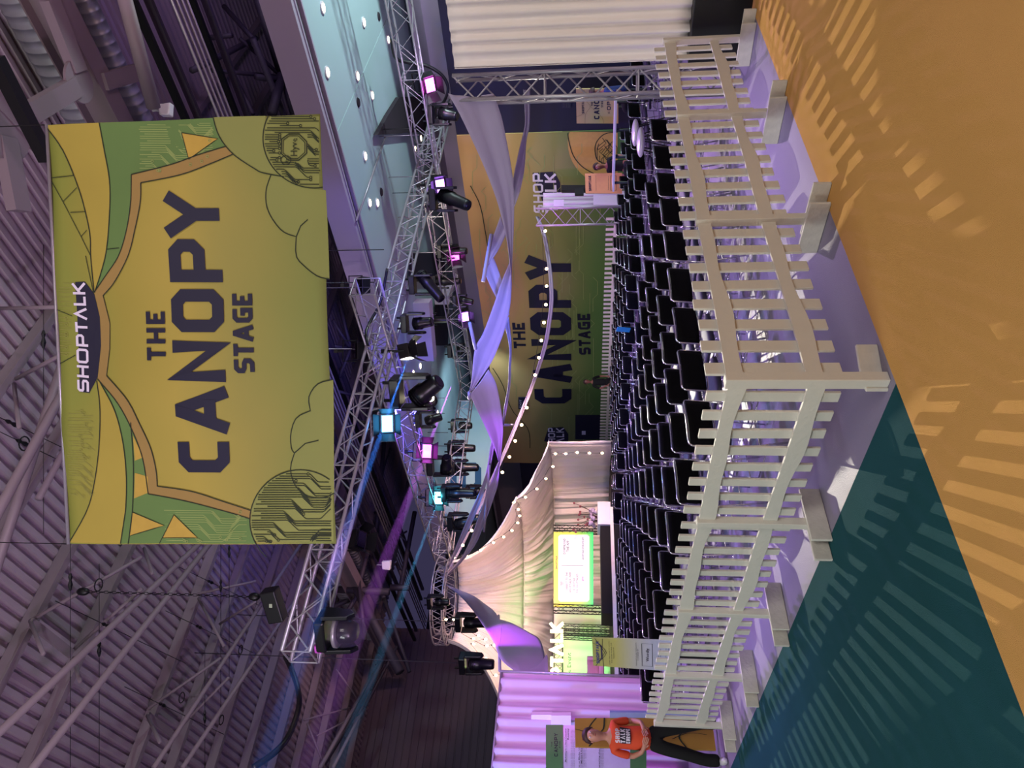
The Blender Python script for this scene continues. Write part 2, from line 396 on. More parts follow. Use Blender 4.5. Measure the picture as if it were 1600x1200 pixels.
# tubular joists below, warped between the purlins
def tube_img(mb, q0, q1, r, n=8): mb.path([H(*q0), H(*q1)], r, n)
for (q0, q1, r) in (((-60, 1200, 9.9), (470, 700, 10.2), .06), ((20, 1240, 9.6), (445, 700, 10.2), .06),
                    ((-30, 960, 9.8), (130, 470, 9.9), .07), ((-30, 850, 9.6), (170, 480, 9.9), .07), ((60, 780, 9.7), (230, 460, 10), .05),
                    ((240, 1200, 10.2), (470, 850, 10.2), .05), ((285, 1200, 10.0), (520, 850, 10.2), .05),
                    ((500, 1200, 10.2), (590, 1040, 10.4), .07), ((520, 1200, 10), (600, 1045, 10.4), .06)):
    mb = MB(); tube_img(mb, q0, q1, r); mb.build('joist_chord', 'roof_beam', roof, True)
for (q0, q1) in (((47, 970, 11.5), (222, 870, 10.0)), ((47, 970, 11.5), (68, 1022, 10.1)), ((112, 1018, 11.5), (222, 920, 10.0)), ((115, 1028, 11.5), (125, 1065, 10)),
                 ((225, 857, 11.3), (238, 896, 10)), ((232, 1107, 11.4), (345, 1028, 10.1)), ((230, 1118, 11.4), (250, 1160, 10)), ((268, 1150, 11.4), (358, 1058, 10.1)),
                 ((308, 928, 11.4), (400, 908, 10.2)), ((310, 935, 11.4), (350, 1010, 10.1)), ((343, 975, 11.4), (400, 940, 10.2)),
                 ((22, 600, 11.4), (30, 668, 10)), ((0, 482, 11.3), (90, 480, 10)), ((25, 592, 11.4), (93, 556, 10)),
                 ((475, 1125, 11), (563, 1102, 10.3)), ((495, 1150, 11), (563, 1115, 10.3)), ((525, 1045, 11), (563, 1098, 10.3)), ((480, 1130, 11), (508, 1200, 10.3))):
    mb = MB(); tube_img(mb, q0, q1, .035, 6); mb.build('joist_web', 'roof_beam', roof, True)
for (q0, q1) in (((48, 972, 11.4), (112, 1022, 11.4)), ((230, 1118, 11.4), (268, 1146, 11.4))):
    mb = MB(); mb.bar(H(*q0), H(*q1), .16, .05); mb.build('tie_plate', 'roof_beam', roof)
# main girder with round gussets, upper right of the view (runs along E2)
gp = H(100, 0, 10.0); ga, gb = ab(gp)
gird = empty('roof_girder', AB(ga, gb, 10)); gird['kind'] = 'structure'
mb = MB(); mb.bar(AB(ga, -4, 10.0), AB(ga, 34, 10.0), .42, .03); mb.build('bottom_flange', 'roof_beam', gird)
mb = MB(); mb.bar(AB(ga, -4, 10.3), AB(ga, 34, 10.3), .03, .6); mb.build('web_plate', 'roof_beam', gird)
mb = MB(); mb.bar(AB(ga, -4, 10.6), AB(ga, 34, 10.6), .42, .03); mb.build('top_flange', 'roof_beam', gird)
def disc_img(x, y, z, r, name='gusset_plate', m_='roof_beam', parent=None, t=.05):
    c = H(x, y, z); mb = MB(); mb.lathe(c, (0, 0, 1), [(0, r), (t, r)], 28); return mb.build(name, m_, parent)
disc_img(125, 128, 9.93, .33, parent=gird)
disc_img(12, 205, 9.93, .42, parent=gird)
for (q0, q1, w) in (((78, 0, 10), (122, 112, 9.97), .3), ((45, 178, 10.0), (118, 135, 9.97), .3), ((160, 128, 10), (218, 112, 9.97), .28),
                    ((-10, 150, 10), (70, 232, 9.97), .3), ((8, 215, 10), (30, 330, 9.9), .3)):
    mb = MB(); mb.bar(H(*q0), H(*q1), w, .16); mb.build('diagonal_member', 'roof_beam', gird)
mb = MB(); mb.bar(H(-8, 90, 9.3), H(74, 250, 9.3), .17, .17); o = mb.build('cable_tray', 'black_metal'); tag(o, 'black cable tray crossing the roof above the large yellow banner', 'cable tray')
# the raking column pipe
mb = MB(); mb.path([H(190, -20, 8.6), H(240, 168, 8.8)], .11, 16); o = mb.build('roof_pipe', 'roof_beam', None, True); tag(o, 'fat grey pipe running up to the white speaker box in the roof', 'pipe')
# ducts along E2
def duct(x, y, z, r, b0, b1, label, outlets=()):
    a_, b_ = ab(H(x, y, z)); root = empty('air_duct', AB(a_, b0, z), label, 'duct')
    prof = []; n = int((b1-b0)/.2)
    for k in range(n): prof += [(k*.2, r), (k*.2+.16, r), (k*.2+.165, r*1.03), (k*.2+.195, r*1.03)]
    mb = MB(); mb.lathe(AB(a_, b0, z), E2, prof, 28); mb.build('duct_shell', 'duct_metal', root, True)
    for (bx, rr_) in outlets:
        c = AB(a_, bx, z)-E1*(r*.75)-Z*(r*.55); dr = (-E1*.75-Z*.55).normalized()
        mb = MB(); mb.lathe(c, dr, [(-.1, rr_), (.08, rr_), (.08, rr_*1.1), (.12, rr_*1.1)], 20); ot = mb.build('duct_outlet', 'duct_metal', root, True)
        mb = MB(); mb.lathe(c+dr*.122, dr, [(0, rr_*.95), (.004, rr_*.95)], 20); mb.build('outlet_opening', 'black_metal', ot)
    return root
b1_ = ab(H(26, 66, 10.6))[1]; b2_ = ab(H(148, 180, 10.6))[1]
duct(52, 0, 10.9, .52, -4, 30, 'wide dull metal duct with two round outlets in the upper roof', ((b1_, .2), (b2_, .17)))
duct(132, 0, 10.9, .20, -4, 30, 'slim silver spiral duct beside the roof girder')
# bundle of four thin pipes
for k in range(4):
    a_, b_ = ab(H(268+k*8, 0, 9.2)); mb = MB(); mb.path([AB(a_, -2, 9.2), AB(a_, 33, 9.2)], .028, 8)
    o = mb.build('conduit_pipe', 'aluminium', None, True); tag(o, 'thin pale pipe under the roof, %s of the bundle of four from the girder' % ORD[k], 'pipe', 'bundle of four pipes')
for k, xx in enumerate((208, 232, 300, 320)):
    a_, b_ = ab(H(xx, 0, 9.6)); mb = MB(); mb.bar(AB(a_, -2, 9.6), AB(a_, 33, 9.6), .1, .14)
    o = mb.build('roof_rail', 'dark_beam' if k % 2 else 'black_metal', roof)
# dark lattice bay between the roof and the mezzanine edge
bay = empty('space_frame', AB(16, 12, 9)); bay['kind'] = 'structure'
for (q0, q1, r) in (((400, -10, 9.4), (440, 118, 9.4), .10), ((395, 60, 9.4), (560, 470, 9.4), .08), ((440, 118, 9.3), (425, 178, 9.3), .12), ((400, 120, 9.6), (442, 125, 9.3), .08),
                    ((442, 120, 9.3), (458, 178, 9.2), .08), ((375, 60, 10), (440, 120, 9.4), .05), ((330, 110, 10.2), (440, 120, 9.4), .05), ((300, 110, 10), (400, 60, 10), .07),
                    ((350, 10, 10.6), (395, 60, 9.6), .06), ((320, 60, 10.6), (362, 55, 9.8), .06), ((362, 110, 10.6), (395, 178, 9.8), .06),
                    ((515, 190, 9.0), (570, 560, 9.4), .10), ((520, 330, 9), (600, 560, 9.4), .05), ((520, 540, 9.6), (548, 545, 9.2), .06), ((548, 545, 9.2), (530, 590, 9.6), .06), ((530, 470, 9.6), (548, 545, 9.2), .06),
                    ((548, 545, 9.2), (520, 500, 9.6), .05), ((525, 610, 9.6), (552, 618, 9.2), .05)):
    mb = MB(); tube_img(mb, q0, q1, r, 10); mb.build('frame_tube', 'dark_beam', bay, True)
# heavier frames left of the rig, far end of the hall
farf = empty('far_roof_frame', AB(4, 30, 9)); farf['kind'] = 'structure'
def tp(q): return PB(q[0], q[1], q[2])
for (q0, q1, r) in (((525, 860, 25), (625, 1050, 25), .28), ((575, 830, 25), (590, 870, 25), .18), ((560, 920, 25), (575, 860, 25), .14), ((515, 920, 25), (608, 925, 25), .22),
                    ((505, 955, 26), (562, 930, 26), .16), ((562, 925, 25), (540, 960, 25), .14), ((628, 800, 27), (640, 740, 27), .12), ((620, 880, 27), (628, 900, 27), .14), ((648, 800, 27), (622, 940, 27), .16),
                    ((575, 855, 26), (600, 935, 26), .15), ((600, 935, 26), (640, 1050, 26), .12), ((563, 1100, 28), (610, 1010, 28), .16), ((505, 1195, 28), (563, 1100, 28), .16),
                    ((570, 1105, 28.5), (620, 1010, 28.5), .10), ((605, 640, 27), (585, 860, 27), .16), ((585, 800, 27), (634, 845, 27), .07), ((600, 850, 27), (636, 830, 27), .07), ((590, 760, 27), (610, 700, 27), .07), ((560, 905, 24.5), (570, 1000, 24.5), .12),
                    ((610, 918, 26), (640, 918, 26), .2), ((470, 880, 24), (520, 940, 24), .2)):
    mb = MB(); mb.path([tp(q0), tp(q1)], r*.62, 10); mb.build('frame_member', 'dark_beam', farf, True)
# end wall of dark ribbed cladding
mb = MB(); rows = []
z = 0
while z < 12.2:
    for dz, db in ((0, 0), (.26, 0), (.28, .06), (.33, .06)): rows.append([AB(-40, 35+db, z+dz), AB(14.4, 35+db, z+dz)])
    z += .34
mb.grid(rows); structure('wall_back', mb, 'end_wall')
# mezzanine soffit, fascia and the wall under it
aF = ab(H(455, 0, 7.2))[0]
mez = empty('mezzanine', AB(aF, 10, 7.2)); mez['kind'] = 'structure'
SOFB = [ -4, 3.2, 8.0, 13.2, 19, 26, 36, 48]
for k in range(7):
    mb = MB(); mb.box(AB((aF+.5+24)/2, (SOFB[k]+SOFB[k+1])/2, 7.24), (23.5-aF, SOFB[k+1]-SOFB[k]-.03, .06), E1, E2)
    mb.build('soffit_panel', 'soffit_panel', mez)
mb = MB(); mb.box(AB(aF, 22, 7.5), (.12, 60, .62), E1, E2); mb.build('fascia', 'lilac_wall', mez)
for k, (da, z) in enumerate(((.14, 7.22), (.26, 7.26), (.38, 7.22))):
    mb = MB(); mb.box(AB(aF+da, 22, z), (.06, 60, .08+.03*k), E1, E2); mb.build('edge_trim', 'dark_wall' if k == 1 else 'lilac_wall', mez)
mb = MB(); mb.box(AB(24.1, 22, 3.6), (.2, 60, 7.3), E1, E2); structure('wall_right', mb, 'lilac_wall')
mb = MB(); mb.box(AB(23.3, 22, 6.9), (1.4, 60, .12), E1, E2); structure('trim_1', mb, 'lilac_wall')
mb = MB(); mb.box(AB(19, 48, 6), (12, .2, 13), E1, E2); structure('wall_far', mb, 'dark_wall')
# dark smoke curtain hanging from the soffit
pa = PA(640, 212, 16.2); a_, b_ = ab(H(583, 212, 7.2))
mb = MB(); mb.poly([H(x, y, 7.17) for x, y in ((618, 152), (599, 182), (583, 211), (660, 206), (660, 150))], -Z*.12)
o = mb.build('smoke_curtain', 'dark_wall'); tag(o, 'dark grey sheet fixed under the pale ceiling beside the rig', 'curtain box')
mb = MB(); mb.path([H(557, 345, 7.1), H(602, 214, 7.1)], .025, 6); o = mb.build('ceiling_pole', 'aluminium', None, True); tag(o, 'thin pale pole slanting across the pale ceiling', 'pole')
# downlights in the soffit (image positions on the soffit plane)
for kk, (x, y) in enumerate(sorted(((504, 12), (568, 35), (606, 62), (511, 113), (558, 119), (581, 149), (570, 244), (577, 317), (589, 317), (657, 216), (648, 233), (650, 540), (656, 572), (683, 645), (645, 583), (682, 710)), key=lambda q: q[1])):
    c = H(x, y, 7.2); d = empty('downlight', c, 'small round warm downlight in the pale ceiling, %s from the right edge' % ORD[kk], 'ceiling light', 'downlights in the pale ceiling')
    mb = MB(); mb.lathe(c-Z*.02, Z, [(0, .13), (.03, .13)], 16); mb.build('trim_ring', 'white_plastic', d)
    mb = MB(); mb.lathe(c-Z*.03, Z, [(0, .09), (.008, .09)], 16); mb.build('lamp_glass', 'downlight_glow', d)
for kk, (x, y) in enumerate(((592, 26), (560, 160), (596, 300))):
    c = H(x, y, 7.2); mb = MB(); mb.lathe(c-Z*.02, Z, [(0, .10), (.03, .12)], 16); o = mb.build('ceiling_grille', 'dark_wall'); tag(o, 'small dark round grille in the pale ceiling, %s from the right edge' % ORD[kk], 'grille', 'dark grilles in the pale ceiling')
# bulkhead with the hall number
bk = empty('number_bulkhead', AB(17, 24.5, 5.8), 'pale bulkhead panel painted with a large dark figure 6', 'wall panel')
mb = MB(); mb.box(AB(17.6, 24.6, 6.4), (6.2, .1, 1.6), E1, E2); mb.build('panel', 'soffit_panel', bk)
q = [PB(x, y, 24.5) for x, y in ((752, 767), (752, 723), (704, 723), (704, 767))]
mb = MB(); f_ = quadmap(*q, lift=-E2*.01); strokes(mb, glyph('6', .9, .2), .2, lambda a, b: f_(a/.9, b)); mb.build('numeral', mat('hall_number', '1C4C74', .7), bk)
# beams and boxes hanging in the pale bay further left
for (x0, y0, x1, y1, w) in ((660, 470, 668, 560, .5), (700, 440, 690, 470, .3)):
    mb = MB(); mb.bar(H(x0, y0, 6.6), H(x1, y1, 6.6), w, .5); mb.build('bulkhead_box', 'lilac_wall', mez)
for (y0, y1, x0, x1) in ((395, 440, 640, 695), (470, 540, 680, 700)):
    mb = MB(); mb.poly([H(x0, y0, 7.1), H(x0, y1, 7.1), H(x1, y1, 7.1), H(x1, y0, 7.1)], Z*.03); mb.build('dark_opening', 'navy_wall', mez)
c_ = [H(x, y, 7.17) for x, y in ((700, 738), (700, 760), (678, 749))]
# ================================================================ PRINTED BACK WALL (runs along E2 at a = 20)
AW = 20.0
def W_(x, y): return PA(x, y, AW)
wl, wr = ab(W_(860, 207))[1], ab(W_(860, 724))[1]
zt = W_(713, 210).z
pw = empty('printed_wall', AB(AW, (wl+wr)/2, 0), 'long green and amber stage name wall with circuit print behind the far seats', 'backdrop')
ramp_mat('wall_print', [(0, 'B8925C'), (.22, 'B0965E'), (.45, '8A8652'), (.75, '5E7A44'), (1, '3F6B3C')], (0, 0, zt), (0, 0, -1), zt, noise_amt=.35, nscale=.25)
mb = MB(); mb.box(AB(AW+.06, (wl+wr)/2, zt/2), (.1, wr-wl, zt), E1, E2)
pp = mb.build('wall_panel', 'wall_print', pw); me = pp.data
for v in me.vertices: v.co += Vector(pw.location)
pp.location = -Vector(pw.location)
mb = MB(); mb.box(AB(AW+.1, wl-4.5, zt/2), (.1, 9, zt), E1, E2); o = mb.build('navy_drape_wall', 'navy_wall'); tag(o, 'plain dark navy wall right of the green printed wall', 'backdrop')
mb = MB(); mb.box(AB(AW+.1, wr+4.5, zt/2-.4), (.1, 9, zt-.8), E1, E2); o = mb.build('navy_side_wall', 'navy_wall'); tag(o, 'plain dark navy wall between the green printed wall and the tent', 'backdrop')
LW = -E1*.012
def wq(x0, x1, y0, y1, dx=0, dy=0):  # BL BR TR TL in image px: x1 bottom, y0 left (large), y1 right
    return quadmap(W_(x1, y0), W_(x1+dx, y1), W_(x0+dx, y1), W_(x0, y0), LW)
for txt, quad in (('CANOPY', ((893, 630), (892, 398), (822, 398), (836, 630))), ('THE', ((822, 544), (820, 504), (800, 504), (803, 544))), ('STAGE', ((923, 554), (922, 490), (902, 490), (905, 554)))):
    f_ = quadmap(*[W_(*q) for q in quad], lift=LW); mb = MB(); word(mb, txt, f_, {'T': .62}, t=.25, gap=.14); mb.build('lettering_dark', 'navy_print', pw)
for (q1_, q2_, bk_) in ((((850, 332), (848, 270), (832, 270), (834, 332)), ((872, 332), (868, 270), (851, 270), (852, 332)), [(832, 334), (850, 334), (874, 328), (876, 300), (875, 285), (866, 268), (832, 270)]),
                   (((868, 699), (867, 668), (856, 668), (857, 699)), ((882, 699), (881, 668), (869, 668), (870, 699)), [(857, 701), (870, 701), (884, 697), (888, 688), (888, 678), (880, 667), (857, 668)])):
    mb = MB(); mb.poly([W_(*p)+LW*.5 for p in bk_[2:]+[(850, bk_[0][1]-12)]]); mb.build('lettering_shadow', 'navy_print', pw)
    mb = MB(); word(mb, 'SHOP', quadmap(*[W_(*q) for q in q1_], lift=LW*1.4), t=.2); word(mb, 'TVLK', quadmap(*[W_(*q) for q in q2_], lift=LW*1.4), t=.2)
    mb.build('lettering_white', 'print_white', pw)
def ribbon_img(mb, pts, w, fn, lift, smooth=0):
    pts = [fn(x, y)+lift for x, y in (catmull(pts, smooth) if smooth else pts)]
    ribbon3(mb, pts, w, lift)
def ribbon3(mb, pts, w, nrm):
    n = len(pts); nn = Vector(nrm).normalized(); vs = []
    for i, p in enumerate(pts):
        t = (pts[min(i+1, n-1)]-pts[max(i-1, 0)]).normalized(); s = nn.cross(t)*(w/2); vs += [p+s, p-s]
    mb.add(vs, [(2*i, 2*i+1, 2*i+3, 2*i+2) for i in range(n-1)])
def disc_poly(c, r, n=40, x0=None, x1=None, y0=None, y1=None):
    out = []
    for k in range(n):
        x = c[0]+r*math.cos(2*math.pi*k/n); y = c[1]+r*math.sin(2*math.pi*k/n)
        if x0 is not None: x = max(x, x0)
        if x1 is not None: x = min(x, x1)
        if y0 is not None: y = max(y, y0)
        if y1 is not None: y = min(y, y1)
        out.append((x, y))
    return out
# amber and circuit discs low at the right of the wall
mb = MB(); mb.poly([W_(*p)+LW*.3 for p in disc_poly((955, 222), 68, 40, None, 965, 206)]); mb.build('amber_disc', mat('amber_print', 'B8964C', .75), pw)
mb = MB(); ribbon_img(mb, [(887, 208), (890, 225), (897, 245), (912, 262), (935, 274)], .03, W_, LW, 20); mb.build('outline', 'line_ink', pw)
mb = MB(); ribbon_img(mb, [(965, 206), (945, 209), (932, 222), (930, 238), (936, 252), (960, 258)], .03, W_, LW, 20)
rn = random.Random(4)
for k in range(16):
    x = 935+rn.random()*26; y = 212+rn.random()*34; L = [(x, y)]
    for j in range(3): x = min(964, max(933, x+rn.choice((-6, 6, 0)))); y = min(255, max(208, y+rn.choice((5, 8)))); L.append((x, y))
    ribbon_img(mb, L, .02, W_, LW)
mb.build('circuit_lines', 'line_ink', pw)
# pale circuit tracks over the whole wall print
mb = MB()
for k in range(90):
    x = 725+rn.random()*210; y = 215+rn.random()*480; L = [(x, y)]; s = rn.choice((-1, 1))
    for j in range(4):
        st_ = rn.choice(((0, 14), (7, 7), (-7, 7), (0, 20)))
        x = min(945, max(722+abs(y-200)*.13, x+st_[0]*s)); y = min(700, y+st_[1]); x = max(x, 722+abs(y-200)*.145); L.append((x, y))
    ribbon_img(mb, L, .018, W_, LW*.6)
mb.build('faint_circuit_lines', mat('wall_faint', '8F9A5C', .8), pw)
mb = MB(); ribbon_img(mb, [(735, 290), (750, 320), (758, 360), (762, 385)], .03, W_, LW, 12); ribbon_img(mb, [(770, 575), (785, 600), (800, 640), (825, 670), (828, 700)], .03, W_, LW, 16); mb.build('outline', 'line_ink', pw)
# doorways / dark service opening and exit sign on the wall
mb = MB(); mb.poly([W_(x, y)+LW*.8 for x, y in ((899, 648), (938, 648), (938, 686), (899, 686))]); mb.build('dark_hatch', 'navy_wall', pw)
mb = MB(); mb.poly([W_(x, y)+LW for x, y in ((909, 673), (909, 679), (915, 679), (915, 673))]); mb.build('hatch_label', 'print_white', pw)
es = empty('exit_sign', W_(816, 628)-E1*.1, 'small dark navy exit sign with arrow high on the printed wall', 'sign')
mb = MB(); mb.poly([W_(x, y)-E1*.05 for x, y in ((810, 637), (823, 637), (823, 619), (810, 619))], -E1*.04); mb.build('sign_plate', 'navy_print', es)
f_ = quadmap(*[W_(*q)-E1*.1 for q in ((821, 636), (821, 620), (811, 620), (811, 636))])
mb = MB(); print_line(mb, 'EXIT', f_, .1, .9, .6, .3); strokes(mb, [[(.25, .3), (.75, .3)], [(.4, .45), (.25, .3), (.4, .15)]], .07, f_); mb.build('arrow_lettering', 'print_white', es)
# ================================================================ BIG BANNER
bc = [P(107, 850, 8.25), P(525, 850, 8.25), P(500, 178, 8.0), P(73, 195, 8.0)]
bn = (bc[1]-bc[0]).cross(bc[3]-bc[0]).normalized()
if bn.dot(CP-bc[0]) < 0: bn = -bn
b0 = bc[0]
def B_(x, y): r = ray(x, y); return CP + r*((b0-CP).dot(bn)/r.dot(bn))
ban = empty('hanging_banner', (bc[1]+bc[2])/2, 'huge yellow green stage banner hanging high in front of the truss', 'banner')
M = ramp_mat('banner_print', [(0, '858C3E'), (.25, '9A9040'), (.5, 'A99A48'), (.72, '948F4A'), (1, '7E8848')], (0, 0, bc[0].z-ban.location.z), (0, 0, -1), 3.1, .8, .5, .45)
def wob(p):  # gentle cloth waviness of the printed sheet
    return bn*(.012*math.sin(p.x*3.1+p.z*1.2)+.008*math.sin(p.x*1.3-p.z*3.7))
mb = MB(); rows = []
for i in range(25):
    v = i/24; rows.append([])
    for j in range(37):
        u = j/36; a = bc[0]*(1-u)+bc[3]*u; b = bc[1]*(1-u)+bc[2]*u; p = a*(1-v)+b*v; rows[-1].append(p+wob(p))
mb.grid(rows); o = mb.build('banner_cloth', M, ban, True); solidify(o, .004, -1 if False else 1)
def bpoly(pts, m_, name, lift=.006):
    """printed area, subdivided so that it follows the cloth"""
    bm = bmesh.new(); vs = [bm.verts.new(B_(x, y)) for x, y in pts]; f = bm.faces.new(vs)
    bmesh.ops.triangulate(bm, faces=[f]); bmesh.ops.subdivide_edges(bm, edges=bm.edges, cuts=3, use_grid_fill=True)
    me = bpy.data.meshes.new(name); w = wloc(ban)
    for v in bm.verts: v.co = v.co + wob(v.co) + bn*lift - w
    bmesh.ops.recalc_face_normals(bm, faces=bm.faces); bm.to_mesh(me); bm.free()
    return link(name, me, m_, ban)
def bstrip(A, Bq, name, lift=.006):
    mb = MB(); g = lambda q: (lambda p: p+wob(p)+bn*lift)(B_(*q)); mb.grid([[g(q) for q in A], [g(((a[0]+b[0])/2, (a[1]+b[1])/2)) for a, b in zip(A, Bq)], [g(q) for q in Bq]]); mb.build(name, 'ban_tan', ban)
def bline(mb, pts, w=.012, lift=.012, smooth=0):
    pts = catmull(pts, smooth) if smooth else pts
    P3 = []
    for i in range(len(pts)-1):
        a, b = pts[i], pts[i+1]; n = max(1, int(math.dist(a, b)/14))
        for k in range(n): t = k/n; P3.append((a[0]*(1-t)+b[0]*t, a[1]*(1-t)+b[1]*t))
    P3.append(pts[-1]); q = []
    for x, y in P3: p = B_(x, y); q.append(p+wob(p)+bn*lift)
    ribbon3(mb, q, w, bn)
mat('ban_green', '5E7D40', .85, var=.25, scale=.8); mat('ban_yellow', 'A4953C', .85, var=.12, scale=1); mat('ban_tan', '957C42', .85, var=.1, scale=1)
mat('ban_gold', 'B4983F', .85); mat('ban_olive', '838A48', .85, var=.1, scale=1)
L1 = [(152, 595), (158, 640), (156, 700), (147, 760), (135, 800), (108, 848)]
L2 = [(157, 597), (180, 640), (192, 687), (197, 740), (197, 787), (195, 810), (190, 849)]
L3 = [(205, 660), (208, 720), (207, 800), (202, 849)]
SO = [(153, 592), (185, 630), (207, 672), (222, 715), (230, 765), (231, 772)]
SI = [(167, 587), (200, 625), (220, 665), (235, 700), (243, 735), (245, 760)]
TO = [(231, 772), (260, 777), (300, 785), (360, 800), (393, 810)]; TI = [(245, 760), (300, 768), (350, 783), (394, 797)]
R1 = [(147, 457), (143, 400), (142, 367), (133, 327), (120, 287), (97, 233), (71, 196)]
R2 = [(148, 457), (167, 397), (173, 333), (172, 283), (163, 233), (156, 192)]
RO = [(147, 457), (165, 432), (187, 400), (200, 360), (206, 317), (206, 273)]; RI = [(161, 462), (180, 440), (202, 400), (213, 360), (221, 317), (221, 286)]
QO = [(206, 273), (267, 257), (310, 242), (355, 229)]; QI = [(221, 286), (283, 273), (333, 255), (365, 242)]
cat_ = lambda L, n=16: catmull(L, n)
bpoly(cat_(L1)+[(190, 849)]+cat_(L2)[::-1], 'ban_yellow', 'left_drape_print', .003)
bpoly(cat_(R1)+[(156, 192)]+cat_(R2)[::-1], 'ban_yellow', 'right_drape_print', .003)
bpoly(cat_(L2)+[(400, 849), (393, 810)]+cat_(TO)[::-1][1:]+cat_(SO)[::-1][1:-1], 'ban_green', 'left_field_print', .0035)
bpoly(cat_(R2)+[(333, 184), (343, 213)]+cat_(QO)[::-1]+cat_(RO)[::-1][1:-1], 'ban_green', 'right_field_print', .0035)
bstrip(cat_(SO)+cat_(TO)[1:], cat_(SI)+cat_(TI)[1:], 'left_scallop_print')
bstrip(cat_(RO)+cat_(QO)[1:], cat_(RI)+cat_(QI)[1:], 'right_scallop_print')
bpoly([(147, 457), (155, 495), (157, 540), (153, 592), (167, 587), (171, 545), (170, 500), (161, 462)], 'ban_tan', 'centre_scallop_print', .0065)
cl1 = catmull([(521, 593), (497, 600), (483, 620), (485, 642)], 10)+catmull([(485, 642), (463, 653), (454, 677), (455, 700), (460, 708)], 12)[1:]+catmull([(460, 708), (454, 733), (463, 760), (483, 775), (507, 777), (523, 770)], 16)[1:]
cl2 = catmull([(425, 274), (417, 300), (420, 330), (440, 360), (463, 370)], 16)+catmull([(463, 370), (463, 400), (477, 417), (497, 432), (515, 436)], 12)[1:]
bpoly(cl1, 'ban_olive', 'left_cloud_print', .006)
big = catmull([(333, 183), (343, 213), (365, 241), (400, 265), (413, 271), (445, 277)], 20)
bpoly(big+[(446, 276), (412, 207), (415, 181)], 'ban_olive', 'right_hill_print', .004)
bpoly(cl2+[(509, 297), (473, 293), (445, 277)], 'ban_olive', 'right_cloud_print', .005)
bpoly(disc_poly((470, 812), 78, 48, 380, 521, None, 846), 'ban_olive', 'left_disc_print', .0045)
bpoly(disc_poly((491, 215), 79, 48, None, 499, 182), 'ban_olive', 'right_disc_print', .0045)
for k, t_ in enumerate(([(207, 800), (257, 821), (203, 837)], [(272, 804), (310, 840), (255, 840)], [(283, 207), (341, 217), (295, 249)], [(208, 680), (223, 715), (210, 720)], [(210, 739), (230, 745), (231, 770), (209, 779)])):
    bpoly(t_, 'ban_gold', 'pennant_print', .007)
bpoly([(118, 441), (133, 440), (147, 459), (155, 495), (157, 540), (153, 590), (141, 614), (126, 612)], 'navy_print', 'arch_print', .009)
mb = MB()
for L in (L1, L2, L3, SO, SI, TO, TI, R1, R2, RO, RI, QO, QI): bline(mb, L, smooth=24)
for L in ([(161, 462), (171, 505), (171, 545), (167, 587)], [(90, 484), (113, 494)], [(95, 568), (118, 555)], [(76, 278), (115, 274)], [(77, 279), (98, 315)], [(98, 315), (120, 293)], [(98, 315), (128, 370)], [(128, 370), (137, 360)], [(110, 332), (134, 331)], [(128, 370), (143, 400)], [(168, 390), (188, 388)], [(135, 400), (146, 457)], [(272, 804), (250, 849)]):
    bline(mb, L, .008)
for L in (cl1, cl2, big, [(498, 688), (477, 693), (460, 708)], [(481, 343), (470, 353), (463, 370)]): bline(mb, L)
bline(mb, disc_poly((470, 812), 78, 60)[22:52], lift=.013); bline(mb, [q for q in disc_poly((491, 215), 79, 72) if q[0] < 506 and q[1] > 181], lift=.013)
for t_ in ([(207, 800), (257, 821), (203, 837), (207, 800)], [(272, 804), (310, 840), (255, 840), (272, 804)], [(283, 207), (341, 217), (295, 249), (283, 207)]): bline(mb, t_, .008)
mb.build('outline_print', 'line_ink', ban)
# circuit boards in the two discs, plus faint ones in the fields
def circuits(mb, cx, cy, r, n, xlo, xhi, ylo, yhi, w, seed, ring=True, hole=None, lift=.013):
    rn = random.Random(seed)
    ins = lambda x, y: (x-cx)**2+(y-cy)**2 < (r-2)**2 and xlo < x < xhi and ylo < y < yhi and not (hole and abs(x-hole[0]) < hole[2] and abs(y-hole[1]) < hole[3])
    k = 0; n = int((yhi-ylo+60)/(3.6 if ring else 4.4))
    while k < n:
        m = rn.choice((3, 4, 5)); x1 = xlo+(cx+30-xlo)*(1-k/n)+rn.uniform(-4, 4); x2 = x1+34+k*.9; s1 = 1; dd = 16; s2 = -1 if (k//8) % 3 else 0
        for q in range(m):
            y0 = ylo-30+(k+q)*(3.6 if ring else 4.4); X = xlo+rn.uniform(0, 30)*(q % 2); L = []; cut = xhi; off = q*s1*1.6
            pts = []
            for x in range(int(X), int(max(cut, X+8)), 3):
                y = y0+s1*min(max(x-x1-off, 0), dd)+s2*min(max(x-x2-q*s2*1.6, 0), dd)
                pts.append((x, y))
            run = []
            for p_ in pts+[(1e9, 1e9)]:
                if ins(*p_): run.append(p_)
                else:
                    if len(run) > 3:
                        if ring and rn.random() < .35: run = run[:max(4, int(len(run)*rn.uniform(.4, 1)))]
                        # keep only the corners
                        c_ = [run[0]]+[run[i_] for i_ in range(1, len(run)-1) if abs((run[i_][1]-run[i_-1][1])-(run[i_+1][1]-run[i_][1])) > .5]+[run[-1]]
                        bline(mb, c_, w, lift)
                        if ring and run[-1][0] < xhi-8:
                            c = run[-1]; bline(mb, [(c[0]+2+2*math.cos(a_*math.pi/4+math.pi), c[1]+2*math.sin(a_*math.pi/4+math.pi)) for a_ in range(9)], w*.9, .013)
                    run = []
        k += m
mb = MB(); circuits(mb, 470, 812, 78, 56, 392, 520, 738, 846, .009, 3); circuits(mb, 491, 215, 79, 50, 412, 502, 180, 293, .009, 5, hole=(459, 231, 22, 22))
hexa = [(441, 218), (441, 241), (452, 251), (468, 251), (480, 240), (480, 222), (468, 210), (452, 210), (441, 218)]
